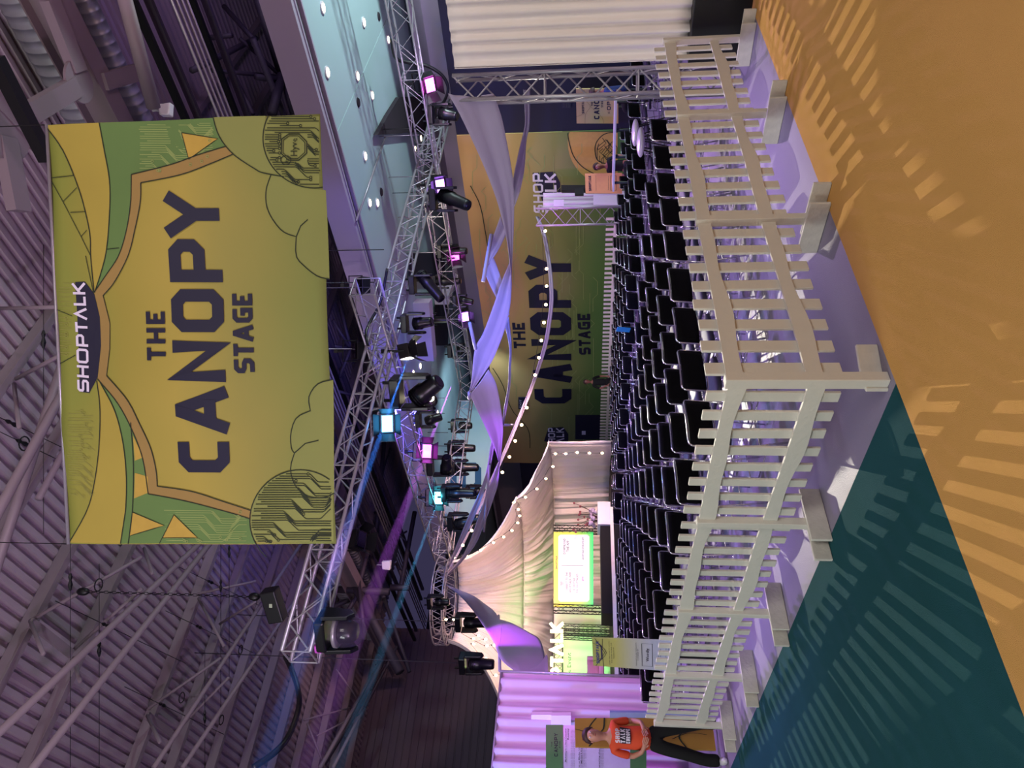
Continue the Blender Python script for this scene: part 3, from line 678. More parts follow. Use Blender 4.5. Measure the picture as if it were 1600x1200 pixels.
bline(mb, hexa, .012, .014); bline(mb, [(459+(x-459)*.86, 231+(y-231)*.86) for x, y in hexa], .008, .014)
bline(mb, [(448+8*math.cos(q*math.pi/6), 251+7*math.sin(q*math.pi/6)) for q in range(13)], .01, .014)
mb.build('circuit_print', 'line_ink', ban, kind='stuff')
mb = MB(); circuits(mb, 270, 235, 75, 26, 215, 335, 192, 268, .007, 8, lift=.005); circuits(mb, 330, 830, 85, 26, 255, 388, 795, 846, .007, 9, lift=.005)
mb.build('pale_circuit_print', mat('ban_pale_line', '8E9F58', .85), ban, kind='stuff')
mb = MB(); circuits(mb, 125, 710, 70, 22, 105, 150, 640, 800, .006, 12, lift=.0045); circuits(mb, 105, 500, 60, 14, 90, 112, 440, 620, .006, 13, lift=.0045); mb.build('faint_circuit_print', 'faint_ink', ban, kind='stuff')
def bq(q): 
    f = quadmap(*[B_(*p) for p in q]);
    def g(s, t): p = f(s, t); return p+wob(p)+bn*.014
    return g
def letters(mb, text, boxes, t=.2):
    for ch, q in zip(text, boxes):
        f = bq(q); ht = (f(0, 1)-f(0, 0)).length; w = (f(1, 0)-f(0, 0)).length/ht
        strokes(mb, glyph(ch, w, t), t, lambda a, b: f(a/w, b))
mb = MB()
base = lambda y: 342+(y-300)*.0415; top = lambda y: 260+(y-300)*.0455
letters(mb, 'CANOPY', [((base(a), a), (base(b), b), (top(b), b), (top(a), a)) for a, b in ((738, 681), (678, 604), (597, 532), (519, 452), (441, 374), (373, 298))], .225)
word(mb, 'THE', bq(((261, 563), (258, 487), (228, 487), (231, 563))), t=.22, gap=.2)
word(mb, 'STAGE', bq(((399, 583), (394, 459), (362, 459), (367, 583))), {'T': .62, 'A': .85}, t=.22, gap=.12)
mb.build('lettering_dark', 'navy_print', ban)
mb = MB(); word(mb, 'SHOPTVLK', bq(((141, 613), (133, 441), (114, 441), (123, 611))), {'T': .62, 'O': .9}, t=.2, gap=.13); mb.build('lettering_white', 'print_white', ban)
mb = MB(); print_line(mb, 'Hyve', bq(((466, 245), (466, 216), (452, 216), (452, 245))), .02, .98, .05, .75); print_line(mb, 'By', bq(((452, 256), (452, 247), (445, 247), (445, 256))), .05, .95, .1, .7); mb.build('small_lettering', 'line_ink', ban)
mb = MB(); mb.path([bc[0], bc[3]], .02, 8); mb.build('top_pole', 'aluminium', ban, True)
for q in ((bc[0], 'left'), (bc[3], 'right')):
    mb = MB(); mb.path([q[0], q[0]+Z*5.2], .006, 5); o = mb.build('suspension_wire', 'black_metal', None); tag(o, 'thin wire holding the %s top corner of the big banner' % q[1], 'wire')
# ================================================================ PICKET FENCES
ORD = ['first', 'second', 'third', 'fourth', 'fifth', 'sixth', 'seventh', 'eighth', 'ninth', 'tenth', 'eleventh', 'twelfth', 'thirteenth', 'fourteenth', 'fifteenth', 'sixteenth', 'seventeenth', 'eighteenth']
rf = random.Random(11)
def fence_panel(p, q, label, out, m_='white_paint', first_post=False, last_post=True, foot=True, inside=1):
    """panel from ground point p to q; out = unit vector toward the viewer's side, where rails and posts sit"""
    X = (q-p); L = X.length; X /= L
    root = empty('picket_fence_panel', (p+q)/2, label, 'fence', 'picket fence around the seating')
    for z0, z1 in ((.78, .875), (.335, .43)):
        n = 14; top = []; bot = []; ph = rf.random()*6
        for i in range(n+1):
            s = L*i/n; top.append(p+X*s+Z*(z1+.004*math.sin(ph+s*3)))
            bot.append(p+X*s+Z*(z0+.012*math.sin(ph+s*4.2)+.008*math.sin(ph*2+s*9)))
        mb = MB(); pts = top+bot[::-1]; f_ = [v+out*.012 for v in pts]; b_ = [v+out*.034 for v in pts]
        vs = f_+b_; k = len(pts); N_ = n+1
        fs = [(i, i+1, 2*N_-2-i, 2*N_-1-i) for i in range(n)] + [(k+i+1, k+i, k+2*N_-1-i, k+2*N_-2-i) for i in range(n)] + [(i, (i+1) % k, k+(i+1) % k, k+i) for i in range(k)]
        mb.add(vs, fs); mb.build('rail', m_, root)
    for i in range(8):
        s = L*(.075+i*.122); w = (.090 if out is oR else .078)+rf.uniform(-.004, .004); z0 = .215+rf.uniform(-.012, .012); z1 = .985+rf.uniform(-.008, .008); lean = rf.uniform(-.004, .004)
        c0 = p+X*s-out*.001; mb = MB()
        mb.add([c0+X*(sx*w/2+lean*sz)+out*oy+Z*(z0 if sz < 0 else z1) for sz in (-1, 1) for sx, oy in ((-1, -.010), (1, -.010), (1, .010), (-1, .010))],
               [(3, 2, 1, 0), (4, 5, 6, 7), (0, 1, 5, 4), (1, 2, 6, 5), (2, 3, 7, 6), (3, 0, 4, 7)])
        o = mb.build('picket', m_, root); bevel(o, .003, 1)
    posts = ([p] if first_post else []) + ([q] if last_post else [])
    for c in posts:
        mb = MB(); mb.box(c+out*.034+Z*.445, (.062, .062, .89), X, out); o = mb.build('post', m_, root); bevel(o, .004, 1)
        if foot:
            for sg, h in ((-1, .14), (1, .12)):
                mb = MB(); mb.box(c+out*.034+X*(sg*.045)+Z*(h/2+.002)+out*(.05*sg), (.024, .42, h), X, out); o = mb.build('foot_board', 'weathered_paint', root); bevel(o, .003, 1)
    return root
K0 = H(1384, 600); K0.z = 0
dL = (Vector((-3.82, 4.07, 0))).normalized(); dR = Vector((.735, .678, 0)).normalized()
oL = Vector((-dL.y, dL.x, 0)); oL = oL if oL.dot(-K0) > 0 else -oL
oR = Vector((-dR.y, dR.x, 0)); oR = oR if oR.dot(-K0) > 0 else -oR
labR = ['right hand white picket panel starting at the near corner post', 'middle white picket panel of the right hand run', 'last white picket panel of the right run beside the black plinth']
for k in range(3):
    fence_panel(K0+dR*(1.56*k), K0+dR*(1.56*(k+1)), labR[k], oR)
labL = ['left hand white picket panel starting at the near corner post', 'second white picket panel going left from the near corner', 'third white picket panel going left, with the kiosk sign behind it', 'furthest left white picket panel beside the person in the orange shirt']
for k in range(4):
    fence_panel(K0+dL*(1.4*k), K0+dL*(1.4*(k+1)), labL[k], oL, first_post=False, last_post=True)
cpz = empty('fence_corner_post', K0, 'knotty near corner post where both picket runs meet', 'fence', 'picket fence around the seating')
mb = MB(); mb.box(K0+oR*.03+dL*.0+Z*.445, (.07, .075, .89), dR, oR); o = mb.build('post', 'white_paint', cpz); bevel(o, .004, 1)
for sg in (-1, 1):
    mb = MB(); mb.box(K0+dR*(.10+.055*sg)+oR*(.03*sg)+Z*.06, (.2, .022, .12), dR+oR*.35*sg, None); o = mb.build('foot_board', 'weathered_paint', cpz); bevel(o, .003, 1)
# far fence along the printed wall
fa0 = ab(H(968, 420, .5)); AFN = 17.9
fb0, fb1 = ab(PA(947, 338, AFN))[1], ab(PA(938, 712, AFN))[1]
nP = 8
for k in range(nP):
    b0_, b1_x = fb0+(fb1-fb0)*k/nP, fb0+(fb1-fb0)*(k+1)/nP
    root = empty('far_fence_panel', AB(AFN, (b0_+b1_x)/2, 0), 'white picket panel of the far fence by the printed wall, %s from the right tower' % ORD[k], 'fence', 'far picket fence')
    for z in (.3, .72):
        mb = MB(); mb.box(AB(AFN-.03, (b0_+b1_x)/2, z), (.03, b1_x-b0_, .09), E1, E2); mb.build('rail', 'white_paint', root)
    n = int((b1_x-b0_)/.17)
    for i in range(n):
        mb = MB(); mb.box(AB(AFN, b0_+(b1_x-b0_)*(i+.5)/n, .55), (.02, .085, .9), E1, E2); mb.build('picket', 'white_paint', root)
# ================================================================ CHAIRS
def make_chair():
    root = empty('audience_chair', (0, 0, 0), 'x', 'chair', 'black audience chairs')
    w = .25
    def bp(u, z):  # backrest surface: u across, curved; leans back (toward -y)
        return Vector((u, -.19-.10*(z-.5)-.035*(1-(u/w)**2), z))
    mb = MB(); mb.grid([[bp(w*.94*(-1+j/4), .598+i*.205/4) for j in range(9)] for i in range(5)])
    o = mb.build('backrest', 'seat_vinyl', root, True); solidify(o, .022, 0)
    ring = [bp(-w, .61), bp(-w, .785), bp(-w*.93, .812)]+[bp(w*(-.8+.2*k), .818) for k in range(9)]+[bp(w*.93, .812), bp(w, .785), bp(w, .61), bp(w*.93, .587)]+[bp(w*(.8-.2*k), .582) for k in range(9)]+[bp(-w*.93, .587)]
    mb = MB(); mb.path(ring, .0085, 6, closed=True); mb.build('back_frame', 'chrome', root, True)
    mb = MB(); mb.grid([[Vector((.22*(-1+j/3), -.17+.42*i/4, .445+.02*math.sin(math.pi*i/4)+(.012 if abs(j-3) == 3 else 0))) for j in range(7)] for i in range(5)])
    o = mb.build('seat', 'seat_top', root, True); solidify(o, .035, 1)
    for s in (-1, 1):
        mb = MB(); mb.path([bp(s*w, .62), Vector((s*w, -.19, .46)), Vector((s*w, -.23, .2)), Vector((s*w, -.27, .01))], .009, 6); mb.build('leg', 'chrome', root, True)
        mb = MB(); mb.path([Vector((s*w, -.19, .44)), Vector((s*w, .18, .43)), Vector((s*w, .22, .38)), Vector((s*w, .26, .01))], .009, 6); mb.build('leg', 'chrome', root, True)
    mb = MB(); mb.tube((-w, -.22, .24), (w, -.22, .24), .006); mb.tube((-w, .23, .24), (w, .23, .24), .006)
    for s in (-1, 1): mb.tube((s*w, -.235, .17), (s*w, .24, .17), .006)
    mb.build('stretcher', 'chrome', root, True)
    return root
chair0 = make_chair(); first = [True]
kids0 = list(chair0.children)
rotc = math.atan2(E2.y, E2.x)-math.pi/2
def put_chair(pos, label, rot=0, full=True):
    if first[0]:
        r = chair0; first[0] = False
    else:
        r = chair0.copy(); C.objects.link(r)
        for ch in kids0:
            c = ch.copy(); C.objects.link(c); c.parent = r
    r.location = pos; r.rotation_euler = (0, 0, rotc+rot); r['label'] = label; return r
rc = random.Random(5)
A0, B0 = 3.90, 5.12   # seat centre of the first chair
nrow = 16
tq0, tq1 = P(962, 152, 15.3), P(963, 292, 16.6)
def chair_blocked(p):
    a = Vector((tq0.x, tq0.y, 0)); b = Vector((tq1.x, tq1.y, 0)); t = max(0, min(1, (p-a).dot(b-a)/(b-a).length_squared)); return (p-(a+(b-a)*t)).length < .62 or any((p-Vector((q.x, q.y, 0))).length < .75 for q in (P(928, 260, 18.2), P(922, 143, 16.8)))
for i in range(nrow):
    for j in range(9):
        b = B0+i*.92; a = A0+j*.605
        if b > 18.6 or (a < 4.9 and b > 12.0): continue
        put_chair(AB(a+rc.uniform(-.015, .015), b+rc.uniform(-.02, .02)), 'black chrome-framed chair, near block, %s row from the front fence, %s from the left end' % (ORD[i], ORD[j]), rc.uniform(-.03, .03))
for i in range(nrow):
    for j in range(9):
        b = B0+.3+i*.92; a = 10.9+j*.605
        if b > 18.9: continue
        if i < 2 and j < 3: continue
        if chair_blocked(AB(a, b)): continue
        put_chair(AB(a+rc.uniform(-.02, .02), b+rc.uniform(-.03, .03)), 'black chrome-framed chair, far block past the aisle, %s row, %s from the aisle' % (ORD[i], ORD[j]), rc.uniform(-.04, .04))
for i, b in enumerate((12.4, 13.3, 14.3)):
    put_chair(AB(17.1, b), 'black chrome-framed chair by the far fence, %s from the right tower' % ORD[i])
# white bar stools right of the near block
def stool(pos, rot, label):
    root = empty('bar_stool', (0, 0, 0), label, 'stool', 'white shell stools')
    prof = [(-.25, .13), (-.24, .08), (-.20, .03), (-.12, 0), (0, -.01), (.14, 0), (.25, .02)]
    rows = [[Vector((x*math.sqrt(max(.08, 1-(y/.262)**2)), y, .78+z+.5*x*x*(1 if z < .05 else 0))) for x in (-.24, -.18, -.09, 0, .09, .18, .24)] for y, z in [(p_[0], p_[1]) for p_ in catmull(prof, 16)]]
    mb = MB(); mb.ball((0, 0, .80), .25, 20, 12, (.9, 1, .24)); mb.build('shell_seat', 'white_plastic', root, True)
    mb = MB(); mb.box((0, -.28, .80), (.12, .12, .05)); o = mb.build('back_stem', 'white_plastic', root); bevel(o, .015)
    for sx in (-1, 1):
        for sy in (-1, 1):
            mb = MB(); mb.tube((sx*.1, sy*.1, .77), (sx*.27, sy*.27, 0), .011, 6); mb.build('leg', 'black_metal', root)
    mb = MB(); pts = [Vector((sx*.21, sy*.21, .26)) for sx, sy in ((-1, -1), (1, -1), (1, 1), (-1, 1))]; mb.path(pts, .008, 6, closed=True); mb.build('foot_ring', 'black_metal', root)
    root.location = pos; root.rotation_euler = (0, 0, rot)
p_ = H(1003, 222, .78); stool((p_.x, p_.y, 0), rotc+1.9, 'white shell bar stool nearer the seats, black legs')
p_ = H(996, 205, .80); stool((p_.x+.15, p_.y+.5, 0), rotc+2.2, 'white shell bar stool behind the first stool, nearer the white drape')
# ================================================================ TRUSS
def truss(root_name, p, q, w, label, step=.5, mr=.024, m_='aluminium', up=Z, cat='truss', group=None, n=8, diag=True):
    p = Vector(p); q = Vector(q); X = (q-p); L = X.length; X /= L
    Yv = up.cross(X).normalized(); Zv = X.cross(Yv).normalized(); h = w/2
    root = empty(root_name, (p+q)/2 if abs(X.z) < .5 else p, label, cat, group)
    cs = [(-h, -h), (h, -h), (h, h), (-h, h)]
    for a, b in cs:
        mb = MB(); mb.tube(p+Yv*a+Zv*b, q+Yv*a+Zv*b, mr, n); mb.build('chord', m_, root, True)
    mb = MB(); k = max(2, int(L/step))
    for f in range(4):
        c0, c1 = cs[f], cs[(f+1) % 4]
        for i in range(k):
            s0, s1 = L*i/k, L*(i+1)/k; a, b = (c0, c1) if i % 2 else (c1, c0)
            mb.tube(p+X*s0+Yv*a[0]+Zv*a[1], p+X*s1+Yv*b[0]+Zv*b[1], mr*.45, 5, cap=False)
            if i % 4 == 0: mb.tube(p+X*s0+Yv*c0[0]+Zv*c0[1], p+X*s0+Yv*c1[0]+Zv*c1[1], mr*.45, 5, cap=False)
    mb.build('bracing', m_, root, True, kind='stuff')
    return root
TZ = 6.0
q0, q1 = H(470, 1028, TZ), H(692, 165, TZ)
bT1 = (ab(q0)[1]+ab(q1)[1])/2
truss('lighting_truss', AB(ab(q0)[0], bT1, TZ), AB(ab(q1)[0], bT1, TZ), .44, 'long near lighting truss passing behind the bottom of the big banner', .42, .034)
aT3 = ab(H(603, 560, TZ))[0]; bT4 = ab(H(693, 868, TZ))[1]
truss('lighting_truss', AB(aT3, bT1-1.6, TZ), AB(aT3, bT4, TZ), .5, 'lighting truss running from the near truss back to the ring', .5, .025)
aT2 = (ab(H(612, 0, TZ))[0]+ab(H(735, 590, TZ))[0])/2
truss('lighting_truss', AB(aT2, 2, TZ), AB(aT2, bT4, TZ), .5, 'right hand lighting truss under the pale ceiling, entering from the right edge', .5, .025)
truss('lighting_truss', AB(aT3, bT4, TZ), AB(aT2, bT4, TZ), .45, 'far cross truss behind the sails joining the two side trusses', .5, .024)
# ring truss over the tent
RC = P(694, 938, 22.0); RR = 1.32
ring = empty('ring_truss', RC, 'round lit truss ring at the peak of the white tent', 'truss')
def circ(r, z, k, n=40): t = 2*math.pi*k/n; return RC+Vector((r*math.cos(t), r*math.sin(t), z))
for r_, z_ in ((RR, -.17), (RR, .17), (RR-.3, -.17), (RR-.3, .17)):
    mb = MB(); mb.path([circ(r_, z_, k) for k in range(40)], .024, 6, closed=True); mb.build('ring_chord', 'aluminium', ring, True)
mb = MB()
for k in range(40):
    s = 1 if k % 2 else -1
    mb.tube(circ(RR, -.17*s, k), circ(RR, .17*s, k+1), .011, 5, cap=False); mb.tube(circ(RR-.3, -.17*s, k), circ(RR-.3, .17*s, k+1), .011, 5, cap=False)
    mb.tube(circ(RR if s > 0 else RR-.3, -.17, k), circ(RR if s < 0 else RR-.3, -.17, k+1), .011, 5, cap=False)
mb.build('bracing', 'aluminium', ring, True, kind='stuff')
# ================================================================ TENT
def tent_pt(az, t):
    """az radians from screen right (tent right) anticlockwise to the back; t 0 ring..1 hoop..2 outer rope..3 foot"""
    rx = Vector((.954, .30, 0)); ry = Vector((-.30, .954, 0))
    d = rx*math.cos(az)+ry*math.sin(az)
    rh, zh, ro, zo = 3.15, 3.75, 4.9, 2.75
    c_ = math.cos(az)
    if c_ < 0: rh += .75*(-c_)**2; zh -= .1*(-c_); ro += .8*(-c_)
    ds = d.copy()
    if t <= 1:
        u = t; r = RR*.93+(rh-RR*.93)*(.25*u+.75*u**2.3); z = (RC.z-.25)+(zh-(RC.z-.25))*(1-(1-u)**1.55)
        z = (RC.z-.25)+(zh-(RC.z-.25))*(u**.86)
    elif t <= 2:
        u = t-1; r = rh+(ro-rh)*(u**1.25); z = zh+(zo-zh)*(u**.8)
    else:
        u = t-2; r = ro+.05*u; z = zo*(1-u)+.75*u
    fold = (.06*math.sin(az*46+3*math.sin(az*5))+.04*math.sin(az*83+t*1.5)+.03*math.sin(az*137+t*4)+.016*math.sin(az*233+4*math.sin(az*9)+t*2))*min(1, .25+t*.6)
    sag = 0
    if 1 < t < 2: sag = .05*math.sin(az*30+t*9)
    return Vector((RC.x, RC.y, 0))+ds*(r+fold)+Z*(z+sag*.6)
tent = empty('stage_tent', Vector((RC.x, RC.y, .8)), 'white pleated big-top tent over the stage with glowing bulbs along its edge', 'tent')
AZ0, AZ1 = math.radians(-22), math.radians(205)
def tsurf(name, t0, t1, nt, a0=AZ0, a1=AZ1, na=900):
    mb = MB(); mb.grid([[tent_pt(a0+(a1-a0)*j/na, t0+(t1-t0)*i/nt) for j in range(na+1)] for i in range(nt+1)])
    o = mb.build(name, 'white_cloth', tent, True); solidify(o, .006, 0); return o
tsurf('crown_cloth', 0, 1, 16); tsurf('skirt_cloth', 1, 2, 10, AZ0+.16, AZ1, 860); tsurf('wall_cloth', 2, 3, 6, AZ0+.22, math.radians(150), 560)
mb = MB(); mb.path([tent_pt(AZ0+(AZ1-AZ0)*j/90, 1)-Z*.02 for j in range(91)], .02, 6); mb.build('hoop', 'white_cloth', tent, True)
mb = MB(); mb.path([tent_pt(AZ0+.22+(AZ1-AZ0)*j/90, 2)-Z*.01 for j in range(80)], .025, 6); mb.build('eaves_rope', 'white_cloth', tent, True)
c3 = tent_pt(AZ0+.22, 2); mb = MB(); mb.path([c3+Z*.05, Vector((c3.x, c3.y, 0))], .03, 8); mb.build('corner_pole', 'aluminium', tent, True)
# bulbs
def festoon(pts, label, group, r=.042, wire=True, drop=.09):
    """light string: wire with hanging bulbs, one thing"""
    root = empty('string_light', pts[0], label, 'string lights', group)
    if wire: mb = MB(); mb.path([Vector(p)+Z*drop for p in pts], .006, 4); mb.build('wire', 'black_plastic', root)
    for p in pts:
        mb = MB(); mb.lathe(Vector(p)+Z*drop, -Z, [(0, .014), (.05, .018)], 8); s = mb.build('socket', 'black_plastic', root)
        mb = MB(); mb.ball(Vector(p), r, 8, 6, (1, 1, 1.15)); mb.build('bulb', 'bulb', root, True)
    return root
festoon([P(x, y, 21.6) for x, y in ((852, 361), (854, 420), (854, 447), (853, 476), (850, 504), (846, 532), (842, 559), (836, 586), (823, 637), (815, 664), (805, 689), (796, 714), (785, 738), (750, 807), (737, 829), (723, 852))], 'string of warm bulbs sagging across the printed wall to the ring', 'festoon strings')
festoon([P(x, y, 21.9) for x, y in ((862, 718), (868, 699+10), (884, 709), (902, 707), (921, 708), (941, 708))][1:], 'warm bulbs down the right front corner of the tent wall', 'festoon strings', .036)
festoon([P(x, y, 21.8) for x, y in ((864, 729), (853, 748), (839, 764), (821, 777), (803, 785))], 'warm bulbs along the lower right scallop of the tent', 'festoon strings', .036)
festoon([P(x, y, 21.8) for x, y in ((810, 796), (812, 806), (809, 817), (800, 829), (787, 839), (771, 848), (751, 860), (729, 868), (709, 871))], 'warm bulbs curving up the tent crown to the ring', 'festoon strings', .036)
festoon([P(x, y, 21) for x, y in ((697, 968), (709, 968), (718, 985), (740, 998), (761, 1009), (772, 1008), (784, 1022)) ], 'short upper string of bulbs inside the tent crown', 'festoon strings', .036)
festoon([P(x, y, 20.6) for x, y in ((735, 983), (748, 993), (759, 999), (740, 1006), (759, 1029), (775, 1055), (812, 1053)) ], 'short lower string of bulbs inside the tent near the purple sail', 'festoon strings', .036)
# ================================================================ SAILS
def sail(name, ea, eb, dfn, label, m_='sail_cloth', n=40, k=8, belly=.05):
    """cloth between two edges given by image points, at real depths dfn(y)"""
    A_ = catmull(ea, n); B2 = catmull(eb, n); rows = []
    for i in range(n):
        p, q = P(*A_[i], dfn(A_[i][1])), P(*B2[i], dfn(B2[i][1])+.12)
        w = (q-p).length; row = []
        for j in range(k+1):
            t = j/k; v = p*(1-t)+q*t
            v += Vector((0, 1, 0))*(math.sin(math.pi*t)*w*.18) + Vector((0, 1, 0))*(belly*.35*math.sin(t*14+i*.08)); row.append(v)
        rows.append(row)
    mb = MB(); mb.grid(rows); return mb, rows
def dlin(y0, d0, y1, d1): return lambda y: 1/(1/d0+(max(min(y, max(y0, y1)), min(y0, y1))-y0)/(y1-y0)*(1/d1-1/d0))
D1 = dlin(146, 8.1, 898, 22); D2 = dlin(140, 8.8, 898, 22.2)
def mk_sail(label, pieces, m_='sail_cloth'):
    root = None
    for nm, ea, eb, D in pieces:
        mb, rows = sail(nm, ea, eb, D, '')
        if root is None: root = empty('fabric_sail', rows[0][0], label, 'sail', 'stretched cloth sails')
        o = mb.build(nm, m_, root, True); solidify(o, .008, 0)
    return root
mk_sail('wide lilac and blue cloth sail twisting from the right tower to the ring', [
 ('near_cloth', [(700, 146), (716, 174), (735, 213), (757, 262), (775, 310), (786, 350), (794, 390), (798, 430)], [(771, 146), (783, 180), (790, 213), (799, 262), (803, 300), (803, 345), (801, 395), (799, 430)], D1),
 ('middle_cloth', [(797, 408), (784, 440), (772, 475), (755, 520), (742, 545), (737, 590), (733, 613)], [(799, 424), (799, 452), (796, 484), (787, 520), (770, 562), (752, 590), (734, 616)], D1),
 ('mottled_cloth', [(734, 616), (745, 640), (757, 665), (768, 690), (774, 705), (780, 724)], [(763, 577), (775, 600), (783, 640), (786, 670), (784, 700), (781, 726)], D1),
 ('far_cloth', [(779, 722), (772, 740), (762, 766), (754, 790), (746, 812), (734, 846), (720, 872), (696, 898)], [(781, 724), (778, 756), (768, 788), (756, 820), (746, 845), (735, 862), (716, 884), (699, 899)], D1)])
mk_sail('slim violet cloth ribbon crossing behind the wide sail', [
 ('near_cloth', [(818, 140), (820, 170), (820, 195), (812, 230), (805, 262), (801, 285)], [(828, 140), (827, 195), (822, 222), (819, 265), (812, 300), (804, 323)], D2),
 ('crossing_cloth', [(782, 338), (772, 365), (763, 385), (760, 400), (756, 420)], [(790, 366), (784, 380), (776, 395), (769, 405), (757, 422)], D2),
 ('pale_cloth', [(757, 424), (763, 440), (770, 455), (778, 470), (790, 492)], [(770, 400), (776, 415), (784, 438), (790, 460), (796, 492)], D2),
 ('lower_cloth', [(789, 508), (796, 544), (795, 572), (793, 608), (787, 640), (785, 663)], [(795, 495), (799, 535), (798.5, 572), (798, 594), (794, 627), (787, 664)], D2),
 ('end_cloth', [(769, 686), (766, 700), (762, 726), (756, 750), (744, 780), (728, 816), (714, 850), (698, 886)], [(775, 690), (771, 706), (767, 728), (761, 752), (751, 784), (736, 820), (720, 853), (701, 888)], D2)])
D3 = lambda y: 21.9
mk_sail('thin lilac cloth strand sagging from the far tower to the ring', [
 ('strand_cloth', [(837, 338), (848, 370), (856, 420), (859, 461), (857, 490), (851, 530), (843, 560), (833, 592), (822, 620), (802, 668), (783, 712), (748, 788), (728, 833), (710, 868), (694, 896)],
  [(842, 338), (854, 370), (862, 420), (865, 461), (863, 490), (857, 530), (849, 560), (838, 592), (827, 622), (807, 670), (787, 716), (752, 792), (732, 836), (714, 871), (698, 900)], D3)])
D4 = dlin(911, 21.8, 1058, 12.6)
mk_sail('broad purple cloth sail falling from the ring to the left drape', [
 ('upper_cloth', [(690, 910), (715, 928), (737, 952), (757, 981), (770, 1001), (779, 1024)], [(692, 912), (737, 930), (755, 942), (770, 953), (777, 962), (779, 968)], D4),
 ('lower_cloth', [(779, 1024), (784, 1032), (792, 1040), (803, 1048), (812, 1054)], [(779, 968), (799, 974), (826, 988), (846, 1004), (856, 1056)], D4),
 ('under_cloth', [(812, 1050), (820, 1050), (834, 1043), (846, 1034), (854, 1022)], [(813, 1060), (825, 1060), (840, 1060), (850, 1060), (856, 1058)], D4)])
for (q0, q1, lb) in (((755, 440, D1(430)), (768, 366, D2(366)), 'near the amber part of the wall'), ((734, 505, D1(505)), (743, 545, D1(545)), 'by the upper edge of the wide sail'),
                     ((733, 613, D1(613)), (733, 623, D1(623)), 'at the low point of the mottled cloth'), ((786, 664, D2(664)), (803, 664, 21.8), 'between the slim ribbon and the strand'),
                     ((779, 962, D4(962)), (781, 1048, D4(1040)), 'across the broad purple sail'), ((765, 726, D2(726)), (756, 830, D2(800)), 'in the far sail ends above the bulbs')):
    mb = MB(); mb.path([P(*q0), P(*q1)], .03, 8); o = mb.build('spreader_pole', 'sail_cloth', None, True); tag(o, 'cloth-covered spreader pole '+lb, 'pole')
# ================================================================ DRAPES
def drape(name, p, q, z0, z1, label, folds, amp, m_='white_cloth', hem=0, parent=None, cat='curtain', top_pull=0):
    p = Vector(p); q = Vector(q); X = q-p; L = X.length; X /= L; Nn = Vector((-X.y, X.x, 0)); n = folds*8; rows = []
    rn = random.Random(int(L*100)); ph = [rn.uniform(0, 6) for _ in range(4)]
    for i in range(15):
        v = i/14; r = []
        for j in range(n+1):
            u = j/n; w = amp*(.45+.55*v)*(math.sin(u*folds*6.283+ph[0]+.6*math.sin(u*7+ph[1])+.25*v*math.sin(u*11))+.4*math.sin(u*folds*2.7*6.283/2+ph[2]))
            z = z1+(z0-z1)*v
            if v == 1: z += hem*math.sin(u*23+ph[3])
            if top_pull and v < .3: z -= top_pull*u*(1-v/.3)
            r.append(p+X*(u*L)+Nn*w+Z*z)
        rows.append(r)
    mb = MB(); mb.grid(rows); o = mb.build(name, m_, parent, True); solidify(o, .005, 0)
    if label: tag(o, label, cat)
    return o
# right tower drape
bR = P(1035, 112, 8.3); c0 = P(706, 104, 7.9); c1 = P(722, -14, 7.2)
rt_root = empty('right_tower_drape', Vector((c0.x, c0.y, .5)), 'tall white drape on the near truss tower at the right edge', 'curtain')
drape('drape_cloth', Vector((c0.x, c0.y, 0)), Vector((c1.x+.2, c1.y, 0)), .52, 3.12, None, 7, .045, hem=.02, parent=rt_root)
drape('side_cloth', Vector((c0.x-.02, c0.y+.0, 0)), Vector((c0.x+.25, c0.y+.25, 0)), .3, 3.12, None, 3, .02, parent=rt_root)
tb = P(1035, 128, 8.35)
truss('truss_tower', Vector((tb.x, tb.y, 0)), Vector((tb.x, tb.y, 3.2)), .27, 'near silver truss tower beside the white drape at the right', .26, .024, up=Vector((.2, 1, 0)))
# black plinth behind the fence end
pl = H(1168, 10); pl.z = 0
mb = MB(); mb.box(Vector((pl.x+.25, pl.y+.35, .29)), (1.3, .75, .58), dR, oR); o = mb.build('black_plinth', 'black_metal'); bevel(o, .01); tag(o, 'matte black plinth under the white drape at the right end of the fence', 'plinth')
# far tower with white drape lit violet
tw = P(900, 338, 21.6); tz = P(838, 338, 21.6).z
truss('truss_tower', Vector((tw.x, tw.y, 0)), Vector((tw.x, tw.y, tz)), .5, 'far truss tower standing at the right end of the far picket fence', .4, .028, up=Vector((.2, 1, 0)))
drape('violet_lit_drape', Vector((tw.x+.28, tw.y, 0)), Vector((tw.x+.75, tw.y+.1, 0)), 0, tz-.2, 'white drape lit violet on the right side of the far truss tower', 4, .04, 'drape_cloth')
for (x0, x1, y0, y1, lb) in ((865, 881, 312, 322, 'upper'), (927, 972, 305, 320, 'lower')):
    mb = MB(); mb.poly([P(x0, y0, 21), P(x0, y1, 21), P(x1, y1, 21), P(x1, y0, 21)], (0, .05, 0)); o = mb.build('sign_board', 'drape_cloth'); tag(o, '%s violet-lit blank board on the far tower drape' % lb, 'board')  # violet of the light put into the colour of the white boards
